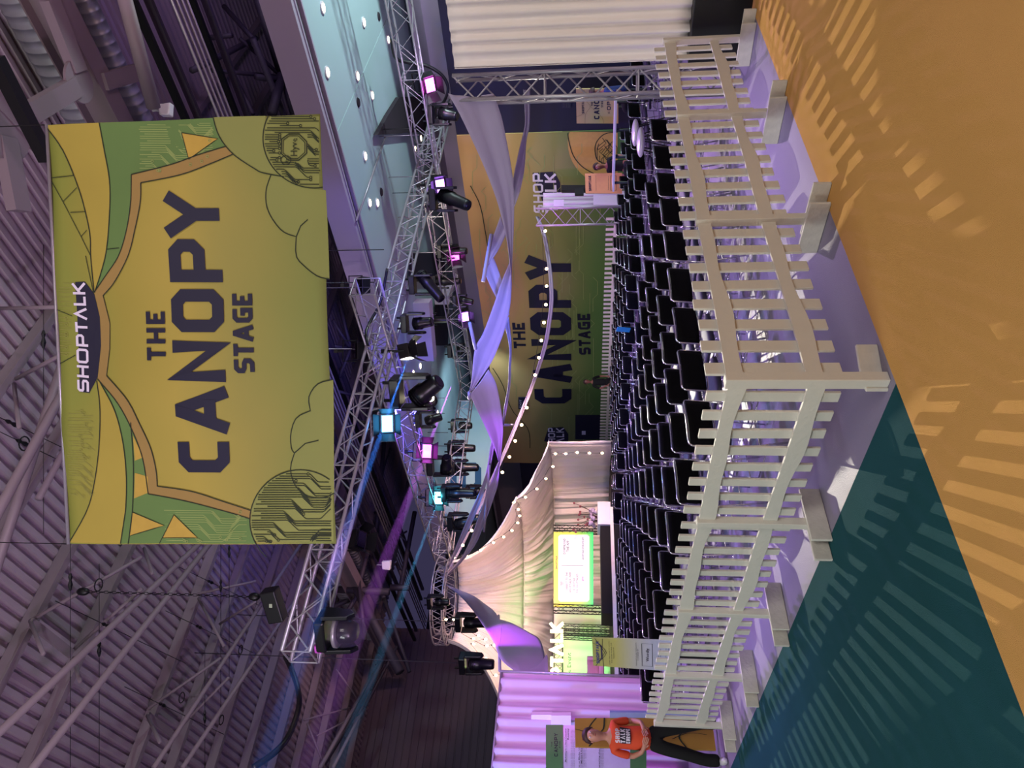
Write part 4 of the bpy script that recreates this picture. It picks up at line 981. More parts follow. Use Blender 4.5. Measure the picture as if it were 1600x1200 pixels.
# left curtain
l0 = P(1030, 1060, 12.6); L0 = Vector((l0.x, l0.y, 0)); L1_ = L0-E1*2.6-E2*.5; zc = P(784, 1060, 12.6).z
lc = empty('left_drape', L0, 'white pipe-and-drape wall washed pink and violet, left of the stage', 'curtain')
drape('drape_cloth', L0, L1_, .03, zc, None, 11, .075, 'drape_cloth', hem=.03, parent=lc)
mb = MB(); mb.path([L0+Z*(zc+.01), L1_+Z*(zc+.01)], .02, 8); mb.path([L0+Vector((.02, 0, 0)), L0+Vector((.02, 0, zc+.03))], .022, 8); mb.build('pipe_frame', 'aluminium', lc, True)
for k, (x0, x1, y0, y1, d) in enumerate(((830, 862, 1117, 1138, 11.9), (861, 892, 1118, 1133, 11.8))):
    mb = MB(); mb.poly([P(x0, y0, d), P(x0, y1, d), P(x1, y1, d), P(x1, y0, d)], (0, .12, 0)); o = mb.build('foam_block', 'white_plastic'); tag(o, ('upper' if k == 0 else 'lower')+' small blue-lit white block fixed beside the agenda board', 'block')
# ================================================================ STAGE
sb = 20.0
stg = empty('stage_platform', AB(9, sb+2.5, 0), 'low stage platform with a white front edge and black skirt', 'stage')
mb = MB(); mb.box(AB(9.2, sb+2.6, .40), (9.6, 5.2, .74), E1, E2); mb.build('deck', 'black_cloth', stg)
mb = MB(); mb.box(AB(8.4, sb-.03, .775), (8.0, .06, .10), E1, E2); mb.build('front_edge', 'stage_white', stg)
sk0, sk1 = PB(937, 828, sb+.8), PB(937, 968, sb+.8)
mb = MB(); c = (sk0+sk1)/2; mb.box(Vector((c.x, c.y, .95)), ((sk0-sk1).length, .9, .36), E1, E2); o = mb.build('black_riser', 'black_cloth'); tag(o, 'black skirted riser under the stage screen', 'riser')
pc = PB(945, 810, sb+.6); mb = MB(); mb.box(Vector((pc.x, pc.y, 1.0)), (.85, .7, .42), E1, E2); o = mb.build('white_plinth', 'white_plastic'); bevel(o, .01); tag(o, 'white plinth under the branch arrangement on the stage', 'plinth')
# branch arrangement
br = empty('branch_arrangement', Vector((pc.x, pc.y, 1.21)), 'spiky branch and pale flower arrangement on the white plinth', 'plant'); rb = random.Random(3)
for k in range(14):
    t = rb.uniform(0, 6.28); l = rb.uniform(.3, .85); s = Vector((pc.x+.1*math.cos(t), pc.y+.1*math.sin(t), 1.21)); e = s+Vector((.5*l*math.cos(t), .5*l*math.sin(t), l))
    mb = MB(); mb.path([s, (s+e)/2+Vector((.05, 0, .03)), e], .012, 5, r2=.006); st_ = mb.build('branch', 'hair', br)
    mb = MB(); mb.ball(e, .04, 6, 5); mb.build('bud', mat('bud_red', '8A4A52', .7), st_)
for k in range(22):
    mb = MB(); mb.ball(Vector((pc.x+rb.uniform(-.3, .3), pc.y+rb.uniform(-.2, .2), 1.25+rb.uniform(0, .22))), rb.uniform(.05, .09), 7, 5, (1, 1, .7)); mb.build('blossom', mat('blossom', 'B9A6C2', .8), br, True)
# screen
def S_(x, y): return PB(x, y, sb+1.0)
scq = [S_(927, 946), S_(927, 831), S_(865, 831), S_(865, 946)]
scr = empty('stage_screen', (scq[0]+scq[1])/2, 'large stage screen with yellow-green frame showing wifi and app notices', 'screen')
def emis_ramp(name, stops, o_, v_, length, strength):
    M = ramp_mat(name, stops, o_, v_, length, .4, .05, .3); N = M.node_tree.nodes; L = M.node_tree.links; b = N['Principled BSDF']
    L.new([n for n in N if n.type == 'VALTORGB'][0].outputs[0], b.inputs['Emission Color']); b.inputs['Emission Strength'].default_value = strength; return M
hs = (scq[3]-scq[0]).length; wsx = (scq[1]-scq[0]).length
M = emis_ramp('screen_border', [(0, 'F2DE5A'), (.5, 'C8E05A'), (1, '2FD070')], (0, 0, hs), tuple((Vector((0, 0, -1))).normalized()), hs, .5)
mb = MB(); mb.poly(scq, E2*.08); mb.build('screen_panel', M, scr)
f_ = quadmap(*scq, lift=-E2*.012)
mb = MB(); mb.poly([f_(s, t) for s, t in ((.07, .10), (.93, .10), (.955, .15), (.955, .83), (.93, .88), (.07, .88), (.045, .83), (.045, .15))]); mb.build('notice_panel', mat('notice_white', 'B8B8C4', .4, emit=('E2E0F8', .42)), scr)
f2 = quadmap(*scq, lift=-E2*.02)
mb = MB()
for t, th, s0, s1, tx in ((.64, .055, .16, .43, 'CONNECT TO THE'), (.555, .055, .16, .43, 'SHOPTALK WIFI'), (.46, .05, .19, .36, 'ID: SHOPTALK'), (.38, .05, .16, .42, 'PW: SHOPTALKEU'), (.70, .06, .68, .90, 'DOWNLOAD'), (.61, .06, .71, .87, 'THE APP'), (.24, .04, .60, .92, 'SHOPTALK EUROPE APP')):
    print_line(mb, tx, f2, s0, s1, t, th)
for r_ in (.03, .055, .08): strokes(mb, [[(.28+r_*.6*math.sin(a), .74+r_*math.cos(a)) for a in (-.7, -.35, 0, .35, .7)]], .008, f2)
strokes(mb, [[(.52, .25), (.52, .80)], [(.16, .27), (.26, .27)]], .004, f2); mb.build('notice_lettering', 'black_text', scr)
mb = MB(); print_line(mb, 'SHOPTALK', f2, .47, .66, .905, .045, .02); mb.build('title_lettering', mat('screen_title', '5A2A6A', .6), scr)
mb = MB(); print_line(mb, 'gmi', f2, .31, .37, .25, .05, .02); mb.build('pink_lettering', 'pink_text', scr)
for y, lb in ((827, 'right'), (951, 'left')):
    p_ = PB(955, y, sb+1.0); t_ = PB(865, y, sb+1.0)
    truss('screen_truss', Vector((t_.x, t_.y, .8)), Vector((t_.x, t_.y, t_.z)), .2, 'black upright truss at the %s side of the stage screen' % lb, .2, .016, 'black_metal', up=E2)
# green lit sign on its truss
GB = sb+3.2
def G_(x, y): return PB(x, y, GB)
mb = MB(); cb_ = [G_(882, 995), G_(882, 1120), G_(952, 1120), G_(952, 995)]
ga_ = ab(G_(900, 975))[0]; gb_ = ab(G_(900, 1120))[0]
drape('green_backdrop', AB(ga_+.9, GB+.45, 0), AB(gb_-.5, GB+.45, 0), .8, G_(864, 1000).z, 'backdrop cloth washed bright green behind the glowing letters', 10, .03)
for y in (980, 988, 994):
    p_ = G_(955, y); t_ = G_(880, y)
    truss('sign_truss', Vector((t_.x, t_.y, .8)), Vector((t_.x, t_.y, t_.z)), .16, 'slim dark truss leg right of the glowing sign, %s' % {980: 'outermost', 988: 'middle', 994: 'nearest the letters'}[y], .2, .014, 'dark_beam', up=E2)
p0, p1 = G_(872, 978), G_(872, 1090)
truss('sign_truss', p0+E2*.25, p1+E2*.25, .28, 'horizontal truss carrying the glowing stage letters', .28, .016, 'dark_beam')
for ch, y0, y1 in (('S', 1132, 1114), ('H', 1110, 1092), ('O', 1088, 1066), ('P', 1061, 1044), ('T', 1041, 1027), ('V', 1026, 1008), ('L', 1005, 993), ('K', 990, 972)):
    if ch in 'SHO': y1 = y0-18
    f_ = quadmap(G_(880, y0), G_(880, y1), G_(860, y1), G_(860, y0), -E2*.05); ht = (f_(0, 1)-f_(0, 0)).length; w = (f_(1, 0)-f_(0, 0)).length/ht
    mb = MB(); t = .2; strokes(mb, glyph(ch, w, t), t, lambda a, b: f_(a/w, b))
    o = mb.build('glowing_letter', 'sign_glow'); solidify(o, .08, 1); tag(o, 'glowing white letter %s of the stage sign against green cloth' % ('A' if ch == 'V' else ch), 'letter', 'glowing stage letters')
mb = MB(); f_ = quadmap(G_(893, 1068), G_(893, 1020), G_(884, 1020), G_(884, 1068), -E2*.0); print_line(mb, 'Hyve Event', f_, 0, 1, .1, .7); o = mb.build('backdrop_lettering', 'grey_text'); tag(o, 'small grey lettering under the glowing stage letters', 'lettering')
# stage chair, partly seen
sc_ = P(935, 1050, 18.2)
ac = empty('stage_armchair', Vector((sc_.x, sc_.y, .8)), 'pale pink armchair on the stage left of the kiosk sign', 'chair')
mb = MB(); mb.box(Vector((sc_.x, sc_.y, 1.22)), (.62, .55, .12)); o = mb.build('seat', mat('pink_cloth', 'C99A92', .9), ac); bevel(o, .04, 3)
mb = MB(); mb.grid([[Vector((sc_.x+.33*math.cos(t), sc_.y+.28*math.sin(t)+.05, z)) for t in [(-.3+k*.25) for k in range(16)]] for z in (1.2, 1.35, 1.5, 1.58)]); o = mb.build('backrest', 'pink_cloth', ac, True); solidify(o, .06)
for sx in (-.25, .25):
    for sy in (-.2, .2): mb = MB(); mb.tube((sc_.x+sx, sc_.y+sy, 1.18), (sc_.x+sx*1.15, sc_.y+sy*1.15, .8), .015); mb.build('leg', 'black_metal', ac)
# ================================================================ SIGNS
def board(name, q, label, cat, m_, thick=.04, frame=None):
    """q: four world corners BL BR TR TL"""
    root = empty(name, (Vector(q[0])+Vector(q[1]))/2, label, cat)
    n = (Vector(q[1])-Vector(q[0])).cross(Vector(q[3])-Vector(q[0])).normalized()
    if n.dot(CP-Vector(q[0])) < 0: n = -n
    mb = MB(); mb.poly(q, -n*thick); mb.build('board', m_, root)
    return root, quadmap(*q, lift=n*.006), n
# kiosk sign in front of the left drape
dK = 8.9
kq = [P(1062, 1050, dK), P(1062, 1002, dK), P(925, 997, dK+.05), P(927, 1040, dK+.05)]
kq[0].z = kq[1].z = max(.35, kq[0].z)
Mk = ramp_mat('kiosk_print', [(0, '8C9850'), (.35, 'A8A860'), (.7, 'A9AEC0'), (1, 'A9B4DC')], (0, 0, 1.2), (0, 0, -1), 1.2, .7, .2, 1)
kr, kf, kn = board('kiosk_sign', kq, 'tall narrow green and blue notice sign standing behind the left fence run', 'sign', Mk)
mb = MB(); mb.poly([kf(s, t) for s, t in ((.16, .925), (.32, .905), (.68, .905), (.84, .925), (.72, .885), (.28, .885))]); mb.build('arch_print', 'navy_print', kr)
mb = MB(); word(mb, 'SHOPTVLK', (lambda s, t: kf(.10+.8*s, .925+.035*t)+kn*.003), t=.22); mb.build('title_lettering', mat('kiosk_title', '2A3070', .7), kr)
mb = MB()
for t, s0, s1, tx in ((.80, .08, .92, 'SCAN THE CODE TO LOG IN'), (.775, .14, .86, 'AND LISTEN OR READ THE'), (.75, .3, .7, 'TRANSLATION'), (.49, .1, .9, 'TRANSCRIPTION AND TRANSLATION'), (.47, .3, .7, 'POWERED BY'), (.235, .3, .7, 'CONNECT'), (.21, .28, .72, 'TO THE WIFI'), (.15, .2, .8, 'NAME: SHOPTALK'), (.12, .2, .8, 'PASS: SHOPTALKEU')): print_line(mb, tx, kf, s0, s1, t, .011)
print_line(mb, 'Wordly', kf, .28, .72, .35, .035, .01)
strokes(mb, [[(.12, .31), (.88, .31), (.88, .43), (.12, .43), (.12, .31)]], .006, kf)
for L in ([(0, .97), (.3, .90), (.5, .86)], [(1, .97), (.7, .90), (.5, .86)], [(.16, 1), (.3, .90)], [(.84, 1), (.7, .9)], [(0, .88), (.3, .885), (.38, .86), (.5, .84), (.62, .86), (.7, .885), (1, .88)]): strokes(mb, [L], .006, kf)
mb.build('notice_lettering', 'black_text', kr)
mb = MB(); b_ = (kq[0]+kq[1])/2; mb.box(Vector((b_.x, b_.y+.03, kq[0].z/2)), (.05, .05, kq[0].z)); mb.box(Vector((b_.x, b_.y, .01)), (.4, .35, .02)); mb.build('stand_base', 'black_metal', kr)
# agenda board on the left drape
dA = 10.6
aq = [P(1010, 1262, dA-1.2), P(1010, 1133, dA), P(853, 1133, dA), P(853, 1262, dA-1.2)]
mat('agenda_white', 'CFD2E4', .6)
ar, af, an = board('agenda_board', aq, 'agenda board with green header and white session list at the left edge', 'board', 'agenda_white', .05)
mb = MB(); mb.poly([af(s, t)+an*.002 for s, t in ((0, .83), (1, .83), (1, 1), (0, 1))]); mb.build('green_header', mat('agenda_green', '4C8A46', .7, var=.3, scale=2), ar); mb = MB(); mb.poly([af(s, t)+an*.002 for s, t in ((0, 0), (1, 0), (1, .16), (0, .16))]); mb.build('green_footer', mat('agenda_green', '4C8A46', .7, var=.3, scale=2), ar)
mb = MB(); g = lambda s, t: af(s, t)+an*.004
word(mb, 'CANOPY', (lambda s, t: g(.585+.3*s, .88+.035*t)), t=.22); word(mb, 'THE', (lambda s, t: g(.71+.06*s, .935+.012*t)), t=.2); word(mb, 'STAGE', (lambda s, t: g(.69+.09*s, .855+.012*t)), t=.2)
for t, s0, s1, tx in ((.795, .52, .95, 'Marketing for a New Consumer'), (.77, .80, .95, 'Reality'), (.66, .38, .95, 'Stores as Media: Unlocking Retail\'s'), (.635, .5, .95, 'Most Unique Channel'), (.46, .4, .95, 'Powering the Retail Media'), (.435, .75, .95, 'Flywheel')):
    print_line(mb, tx, (lambda a, b: g(1.03-.0-(1-a)*1.0 if False else a, b)), s0, s1, t, .014, .01)
for k in range(15): print_line(mb, 'session details and speakers on stage', g, .45, .93, .745-k*.011-(.05 if k > 3 else 0)-(.12 if k > 9 else 0), .006)
mb.build('agenda_lettering', 'black_text', ar)
# amber sign behind the person
dB = 9.3
yq = [P(1128, 1172, dB-.2), P(1128, 1122, dB+.1), P(898, 1122, dB+.1), P(899, 1166, dB-.2)]
yq[0].z = max(.05, yq[0].z); yq[1].z = yq[0].z
yr, yf, yn = board('amber_sign', yq, 'tall amber printed sign standing behind the person in orange', 'sign', mat('amber_sign_print', 'A8802E', .7, var=.2, scale=3))
mb = MB()
for L in ([(0, .9), (.3, .86), (.6, .9), (1, .84)], [(.6, 1), (.5, .9), (.55, .8), (1, .78)], [(0, .2), (.4, .25), (.7, .15), (1, .22)], [(.3, .3), (.5, .18), (.45, .05)]): strokes(mb, [catmull(L, 12)], .012, yf)
mb.build('line_print', 'line_ink', yr)
mb = MB(); word(mb, 'SHOP', (lambda s, t: yf(.2+.35*s, .925+.022*t)), t=.2); word(mb, 'TVLK', (lambda s, t: yf(.2+.35*s, .895+.022*t)), t=.2); mb.build('title_lettering', 'navy_print', yr)
# blue foam panel between drape and amber sign
bq_ = [P(1036, 1132, 9.8), P(1036, 1114, 9.9), P(953, 1113, 9.9), P(953, 1132, 9.8)]
mb = MB(); mb.poly(bq_, (0, .06, 0)); mb.poly([Vector((v.x, v.y+.06, 0 if i < 2 else bq_[0].z)) for i, v in enumerate([bq_[0], bq_[1], bq_[1], bq_[0]])], (0, -.05, 0)); o = mb.build('blue_board', mat('blue_board', '8FA0CC', .7)); tag(o, 'plain pale blue board standing between the drape and the amber sign', 'board')
# opening sign on the navy wall, right
DO = ab(PA(930, 165, 19.3))
def O_(x, y): return PA(x, y, 19.2)
oq = [O_(966, 193), O_(966, 139), O_(900, 139), O_(901, 193)]
Mo = ramp_mat('open_sign_print', [(0, 'C9A67A'), (.5, 'B8B078'), (1, 'D6A878')], (0, 0, 1.2), (0, 0, -1), 1.3, .7, .2, 1)
orr, of_, on_ = board('open_sign', oq, 'pale amber stage-is-open sign in front of the navy wall', 'sign', Mo)
mb = MB()
for L in ([(0, .8), (.3, .78), (.5, .66), (.7, .78), (1, .8)], [(.2, 1), (.3, .8)], [(.5, .66), (.2, .4), (0, .35)], [(.5, .66), (.8, .5), (1, .45)]): strokes(mb, [catmull(L, 10)], .008, of_)
mb.build('line_print', mat('tan_line', '8A7A50', .8), orr)
mb = MB(); word(mb, 'THE', (lambda s, t: of_(.52+.12*s, .60+.05*t)), t=.22); word(mb, 'CANOPY', (lambda s, t: of_(.13+.9*s*.97, .45+.13*t)), t=.24); word(mb, 'STAGE', (lambda s, t: of_(.48+.22*s, .36+.05*t)), t=.22)
word(mb, 'OPEN', (lambda s, t: of_(.4+.5*s, .18+.09*t)), t=.24); print_line(mb, 'IS', of_, .3, .36, .2, .05, .01)
word(mb, 'SHOPTVLK', (lambda s, t: of_(.3+.42*s, .81+.06*t)), t=.24); mb.build('lettering', 'navy_print', orr)
mb = MB(); c = (oq[0]+oq[1])/2; mb.box(Vector((c.x, c.y, oq[0].z/2)), (.06, .06, oq[0].z)); mb.build('stand', 'black_metal', orr)
# small wall notice
def N_(x, y): return PA(x, y, 19.98)
nr, nf, nn_ = board('wall_notice', [N_(892, 169), N_(892, 153), N_(878, 153), N_(878, 169)], 'tiny dim notice of three lines on the navy wall', 'sign', 'navy_print', .02)
mb = MB(); [print_line(mb, 'FIRE EXIT KEEP CLEAR', nf, .1, .9, t, .12) for t in (.15, .42, .7)]; mb.build('notice_lettering', 'grey_text', nr)
# second kiosk by the far tower
def K2(x, y): return P(x, y, 17.5)
sr, sf, sn = board('kiosk_sign', [K2(972, 302), K2(972, 270), K2(914, 271), K2(915, 302)], 'small orange notice sign standing by the far tower', 'sign', mat('kiosk_orange', 'D8935E', .7, var=.1))
mb = MB(); word(mb, 'SHOPTVLK', (lambda s, t: sf(.12+.76*s, .84+.07*t)), t=.24); print_line(mb, 'SCAN THE CODE TO LOG IN', sf, .12, .88, .70, .02); print_line(mb, 'TRANSLATION POWERED BY', sf, .15, .85, .36, .02); print_line(mb, 'Wordly', sf, .3, .7, .21, .06, .01); strokes(mb, [[(.14, .16), (.86, .16), (.86, .31), (.14, .31), (.14, .16)]], .012, sf); mb.build('notice_lettering', 'navy_print', sr)
mb = MB(); c = (K2(972, 286)); mb.box(Vector((c.x, c.y+.04, c.z/2)), (.06, .06, c.z)); mb.build('stand', 'black_metal', sr)
# camera on tripod (dark) by the wall
cm = P(899, 288, 19.5); cmr = empty('speaker_stand', Vector((cm.x, cm.y, 0)), 'black loudspeaker with lamp clamp on a thin stand by the green wall', 'speaker')
mb = MB(); mb.poly([P(877, 297, 19.5), P(877, 289, 19.5), P(915, 289, 19.5), P(915, 297, 19.5)], (0, .3, 0)); mb.build('cabinet', 'black_plastic', cmr)
mb = MB(); mb.poly([P(898, 304, 19.4), P(898, 293, 19.4), P(912, 293, 19.4), P(912, 304, 19.4)], (0, .15, 0)); mb.build('lamp', 'black_metal', cmr)
mb = MB(); mb.tube(Vector((cm.x, cm.y+.2, 0)), Vector((cm.x, cm.y+.2, cm.z-.2)), .02); mb.build('pole', 'black_metal', cmr)
# long table with violet-lit top at the right
t0, t1 = P(962, 152, 15.3), P(963, 292, 16.6)
tb_ = empty('long_table', Vector(((t0.x+t1.x)/2, (t0.y+t1.y)/2, 0)), 'long high table with violet-lit white top behind the right seats', 'table')
mb = MB(); mb.bar(Vector((t0.x, t0.y, 1.0)), Vector((t1.x, t1.y, 1.0)), .5, .04); mb.build('tabletop', 'white_plastic', tb_)
for k in (0.05, .35, .65, .95):
    c = t0.lerp(t1, k); mb = MB(); mb.tube((c.x, c.y, 0), (c.x, c.y, .98), .03); mb.build('leg', 'black_metal', tb_)
# ================================================================ LIGHTING FIXTURES
def frame_of(d, up=Z):
    d = Vector(d).normalized(); up = Vector(up)
    if abs(d.dot(up)) > .97: up = Vector((1, 0, 0))
    x = d.cross(up).normalized(); y = x.cross(d); return x, y, d
def moving_head(pos, s, aimv, label, glow=None, hang=-Z, m_='black_plastic', barrel=.42, lamp=None):
    """pos = where the base clamps to the truss; the head hangs below on a yoke"""
    pos = Vector(pos); root = empty('moving_head_light', pos, label, 'stage light', 'stage lights on the rig')
    x, y, h = frame_of(hang, Vector((.3, 1, 0)))
    mb = MB(); mb.box(pos+h*.06*s, (.36*s, .26*s, .12*s), x, y); o = mb.build('base', m_, root); bevel(o, .015*s)
    mb = MB()
    for k in (-1, 1): mb.path([pos+x*(.11*s*k)-h*.10*s, pos+x*(.11*s*k)+h*.0], .022*s, 6)
    mb.build('clamp', 'black_metal', root)
    piv = pos+h*.40*s
    for k in (-1, 1):
        mb = MB(); mb.poly([pos+x*(.17*s*k)+h*.12*s+y*(.09*s), piv+x*(.17*s*k)+y*(.07*s)+h*.04*s, piv+x*(.17*s*k)+h*.09*s, piv+x*(.17*s*k)-y*(.07*s)+h*.04*s, pos+x*(.17*s*k)+h*.12*s-y*(.09*s)], x*(.045*s*k))
        o = mb.build('yoke_arm', m_, root); bevel(o, .008*s)
    a = Vector(aimv).normalized(); L = barrel*s
    mb = MB(); mb.lathe(piv-a*L*.45, a, [(0, .06*s), (.03*s, .105*s), (L*.3, .125*s), (L*.45, .13*s), (L*.5, .11*s), (L*.92, .10*s), (L, .09*s)], 16)
    hd = mb.build('head', m_, root, True)
    mb = MB(); mb.lathe(piv+a*(L*.55+.002), a, [(0, .075*s), (.01*s, .07*s)], 16); mb.build('lens', glow or 'lens_dark', hd)
    mb = MB()
    for k in range(4): mb.lathe(piv-a*(L*.36-k*.035*s), a, [(0, .129*s), (.008*s, .129*s)], 16)
    mb.build('cooling_fins', 'black_metal', hd, kind='stuff')
    return root
def wash_light(pos, s, aimv, label, glow=None, col=None, power=0, doors=4):
    pos = Vector(pos); root = empty('wash_light', pos, label, 'stage light', 'stage lights on the rig')
    x, y, a = frame_of(aimv)
    mb = MB(); mb.box(pos-a*.12*s, (.34*s, .26*s, .2*s), x, y); o = mb.build('housing', 'black_metal', root); bevel(o, .012*s)
    mb = MB(); mb.path([pos+x*.2*s-a*.1*s, pos+x*.2*s-a*.1*s+Z*.3*s, pos-x*.2*s-a*.1*s+Z*.3*s, pos-x*.2*s-a*.1*s], .015*s, 6); mb.build('yoke', 'black_metal', root)
    mb = MB(); mb.tube(pos-a*.1*s+Z*.3*s, pos-a*.1*s+Z*.46*s, .03*s); mb.box(pos-a*.1*s+Z*.44*s, (.08*s, .06*s, .07*s)); mb.build('clamp', 'black_metal', root)
    mb = MB(); mb.poly([pos+x*(i*.14*s)+y*(j*.09*s)+a*.0 for i, j in ((-1, -1), (1, -1), (1, 1), (-1, 1))], a*.006); mb.build('lens', glow or 'lens_dark', root)
    if doors:
        for dx, dy, w, l in ((1, 0, .11, .2), (-1, 0, .11, .2), (0, 1, .15, .18), (0, -1, .15, .18)):
            if dx: p = pos+x*(dx*.165*s); o_ = y
            else: p = pos+y*(dy*.125*s); o_ = x
            out = (x*dx+y*dy)*.55+a*.85; mb = MB()
            mb.poly([p-o_*w*s, p+o_*w*s, p+o_*(w*1.25*s)+out*l*s, p-o_*(w*1.25*s)+out*l*s], (x*dx+y*dy)*.006); mb.build('barn_door', 'black_metal', root)
    if power: point('wash_glow', pos+a*.35*s, power, col, .05)
    return root
def on(plane, v, x, y): return PA(x, y, v) if plane == 'a' else PB(x, y, v)
DOWN = -Z; TOCAM = Vector((0, -1, -.25))
def mh(x, y, pl, s, aimv, label, glow=None, **k): return moving_head(on(*pl, x, y), s, aimv, label, glow, **k)
PT1 = ('b', bT1); PT3 = ('a', aT3); PT2 = ('a', aT2); PT4 = ('b', bT4)
mh(628, 505, PT1, 1.1, (.1, -.2, -1), 'black moving head hanging just below the near truss, behind the blue beam')
mh(640, 445, PT1, 1.15, (-.9, -.1, -.75), 'slanted long black moving head under the near truss right of the blue beam', barrel=.75)
mh(612, 612, PT1, 1.7, (.55, -.3, -.8), 'largest black moving head where two trusses cross')
mh(645, 625, PT3, 1.1, (.2, -1, -.15), 'moving head with bright cream lens beside the truss crossing', 'white_glow')
mh(650, 655, PT3, 1.0, (.3, .2, -1), 'dark box-headed moving light right under the truss crossing', hang=DOWN)
mh(668, 728, PT3, 1.25, (.5, -.4, -.1), 'violet-rimmed black moving head turned sideways below the magenta wash light', barrel=.5)
mh(690, 770, PT3, 1.2, DOWN, 'long black moving head pointing straight down beside the cyan wash light', barrel=.7)
mh(700, 815, PT3, 1.3, (.3, -.1, -1), 'dark moving head above the ring truss end', barrel=.6)
mh(697, 870, PT3, .9, (.2, -.3, -1), 'small dark moving head at the junction with the ring')
mh(668, 180, PT2, 1.3, (-.3, -.2, -1), 'black moving head hung in the right truss by the dark ceiling sheet')
mh(686, 175, PT1, .9, (.2, -.3, -1), 'violet-lit moving head at the right end of the near truss', barrel=.5)
mh(672, 312, PT1, 1.5, (-.4, -.3, -.8), 'blue-lit moving head tilted between the trusses below the violet light', m_='black_metal', barrel=.65)
mh(684, 393, PT2, 1.1, DOWN, 'long black moving head pointing down just above the magenta light on the right truss', barrel=.8)
mh(676, 440, PT2, 1.1, DOWN, 'long black moving head pointing down right of the slanted one', barrel=.8)
mh(660, 500, PT2, 1.1, DOWN, 'big black moving head pointing down behind the blue beam', barrel=.85)
mh(708, 470, PT2, 1.0, (-.2, 0, -1), 'small black moving head on the far part of the right truss', barrel=.5)
mh(700, 548, PT4, 1.4, DOWN, 'violet moving head at the corner of the far cross truss', barrel=.4)
mh(705, 665, PT4, 1.2, DOWN, 'dark moving head hanging behind the mottled sail', barrel=.4)
mh(700, 700, PT4, 1.3, DOWN, 'bluish moving head on the far cross truss, left of the mottled sail', barrel=.6)
mh(704, 730, PT4, 1.3, DOWN, 'magenta-lit moving head on the far cross truss near the big 6', barrel=.6)
mh(728, 768, PT4, 1.1, DOWN, 'small dark moving head under the big 6', barrel=.35)
mh(712, 972, ('b', bT4-1.2), 1.25, DOWN, 'black moving head hanging in the tent crown among the bulbs', barrel=.5)
mh(718, 1036, ('b', bT4-2.5), 1.25, DOWN, 'black moving head hanging beside the left edge of the tent', barrel=.5)
mh(668, 940, ('b', bT4-1), 1.0, DOWN, 'dim moving head floating in the dark above the ring', barrel=.4)
# fixtures clamped above the near truss
for x, y, lb in ((560, 445, 'right one'), (552, 548, 'left one, beside the banner edge')):
    wash_light(on(*PT1, x, y), 1.1, (0, -.3, .3), 'dark unlit lamp standing above the near truss, '+lb, doors=0)
wash_light(on(*PT1, 645, 547), 1.2, (.2, -.1, -1), 'unlit wash light with barn doors under the near truss')
# lit washes
wash_light(on(*PT1, 605, 662), 1.15, (-.1, -1, -.25), 'brightest cyan wash light with wide barn doors on the near truss', 'cyan_glow', (.1, .4, 1), 8)
wash_light(on(*PT3, 667, 705), 1.2, (.25, -1, -.25), 'magenta wash light at the middle of the truss to the ring', 'magenta_glow', (1, .15, .9), 7)
wash_light(on(*PT3, 685, 778), 1.2, (.1, -1, -.25), 'teal cyan wash light nearer the ring', 'teal_glow', (.1, .8, 1), 7)
wash_light(on(*PT2, 672, 133), 1.3, (-.8, -.6, -.5), 'magenta wash light with barn doors at the upper right by the cable loop', 'magenta_glow', (1, .15, .9), 8)
wash_light(on(*PT1, 688, 291), 1.3, (-.7, -.9, -.5), 'violet wash light with open barn doors at the right part of the near truss', 'violet_glow', (.6, .3, 1), 10)
wash_light(on(*PT2, 711, 398), 1.3, (-.7, -.9, -.4), 'pink wash light against the lilac beam, nearer one', 'magenta_glow', (1, .15, .9), 8)
wash_light(on(*PT2, 727, 495), 1.2, (-.7, -.9, -.4), 'violet wash light against the lilac beam, further one', 'violet_glow', (.6, .2, 1), 8)
wash_light(on('b', bT1+2, 565, 843), 1.1, (.3, -.5, -1), 'lamp with a pale pink reflector plate left of the banner corner')
# weatherproof dome moving head on the left end of the near truss
dm = on('b', bT1-.3, 498, 985); x_, y_, h_ = frame_of(-Z, Vector((.3, 1, 0)))
dr_ = empty('dome_moving_head', dm, 'big moving head under a clear dome at the left end of the near truss', 'stage light')
mb = MB(); mb.box(dm+h_*.08, (.52, .40, .16), x_, y_); o = mb.build('base', 'black_plastic', dr_); bevel(o, .03)
for k in (-1, 1):
    mb = MB(); mb.poly([dm+x_*.26*k+h_*.1+y_*.14, dm+x_*.26*k+h_*.5+y_*.1, dm+x_*.26*k+h_*.6, dm+x_*.26*k+h_*.5-y_*.1, dm+x_*.26*k+h_*.1-y_*.14], x_*(.07*k)); o = mb.build('yoke_arm', 'black_plastic', dr_); bevel(o, .012)
mb = MB(); mb.lathe(dm+h_*.30, h_, [(0, .14), (.05, .18), (.22, .17), (.30, .12)], 20); mb.build('head', 'black_plastic', dr_, True)
mb = MB(); mb.lathe(dm+h_*.27, h_, [(0, .245), (.04, .25), (.055, .235)], 24); mb.build('dome_ring', 'aluminium', dr_, True)
mb = MB(); mb.lathe(dm+h_*.30, h_, [(0, .235), (.12, .24), (.24, .225), (.33, .185), (.40, .12), (.435, .05), (.44, .005)], 24)
md_ = mat('clear_dome', '5A4E6C', .06, 0, .02, spec=.9, alpha=.3); mb.build('dome', md_, dr_, True)
mb = MB(); mb.box(dm+h_*.02-x_*.22, (.12, .34, .1), x_, y_); mb.build('end_cap', mat('pink_plastic', 'C050C0', .4), dr_)
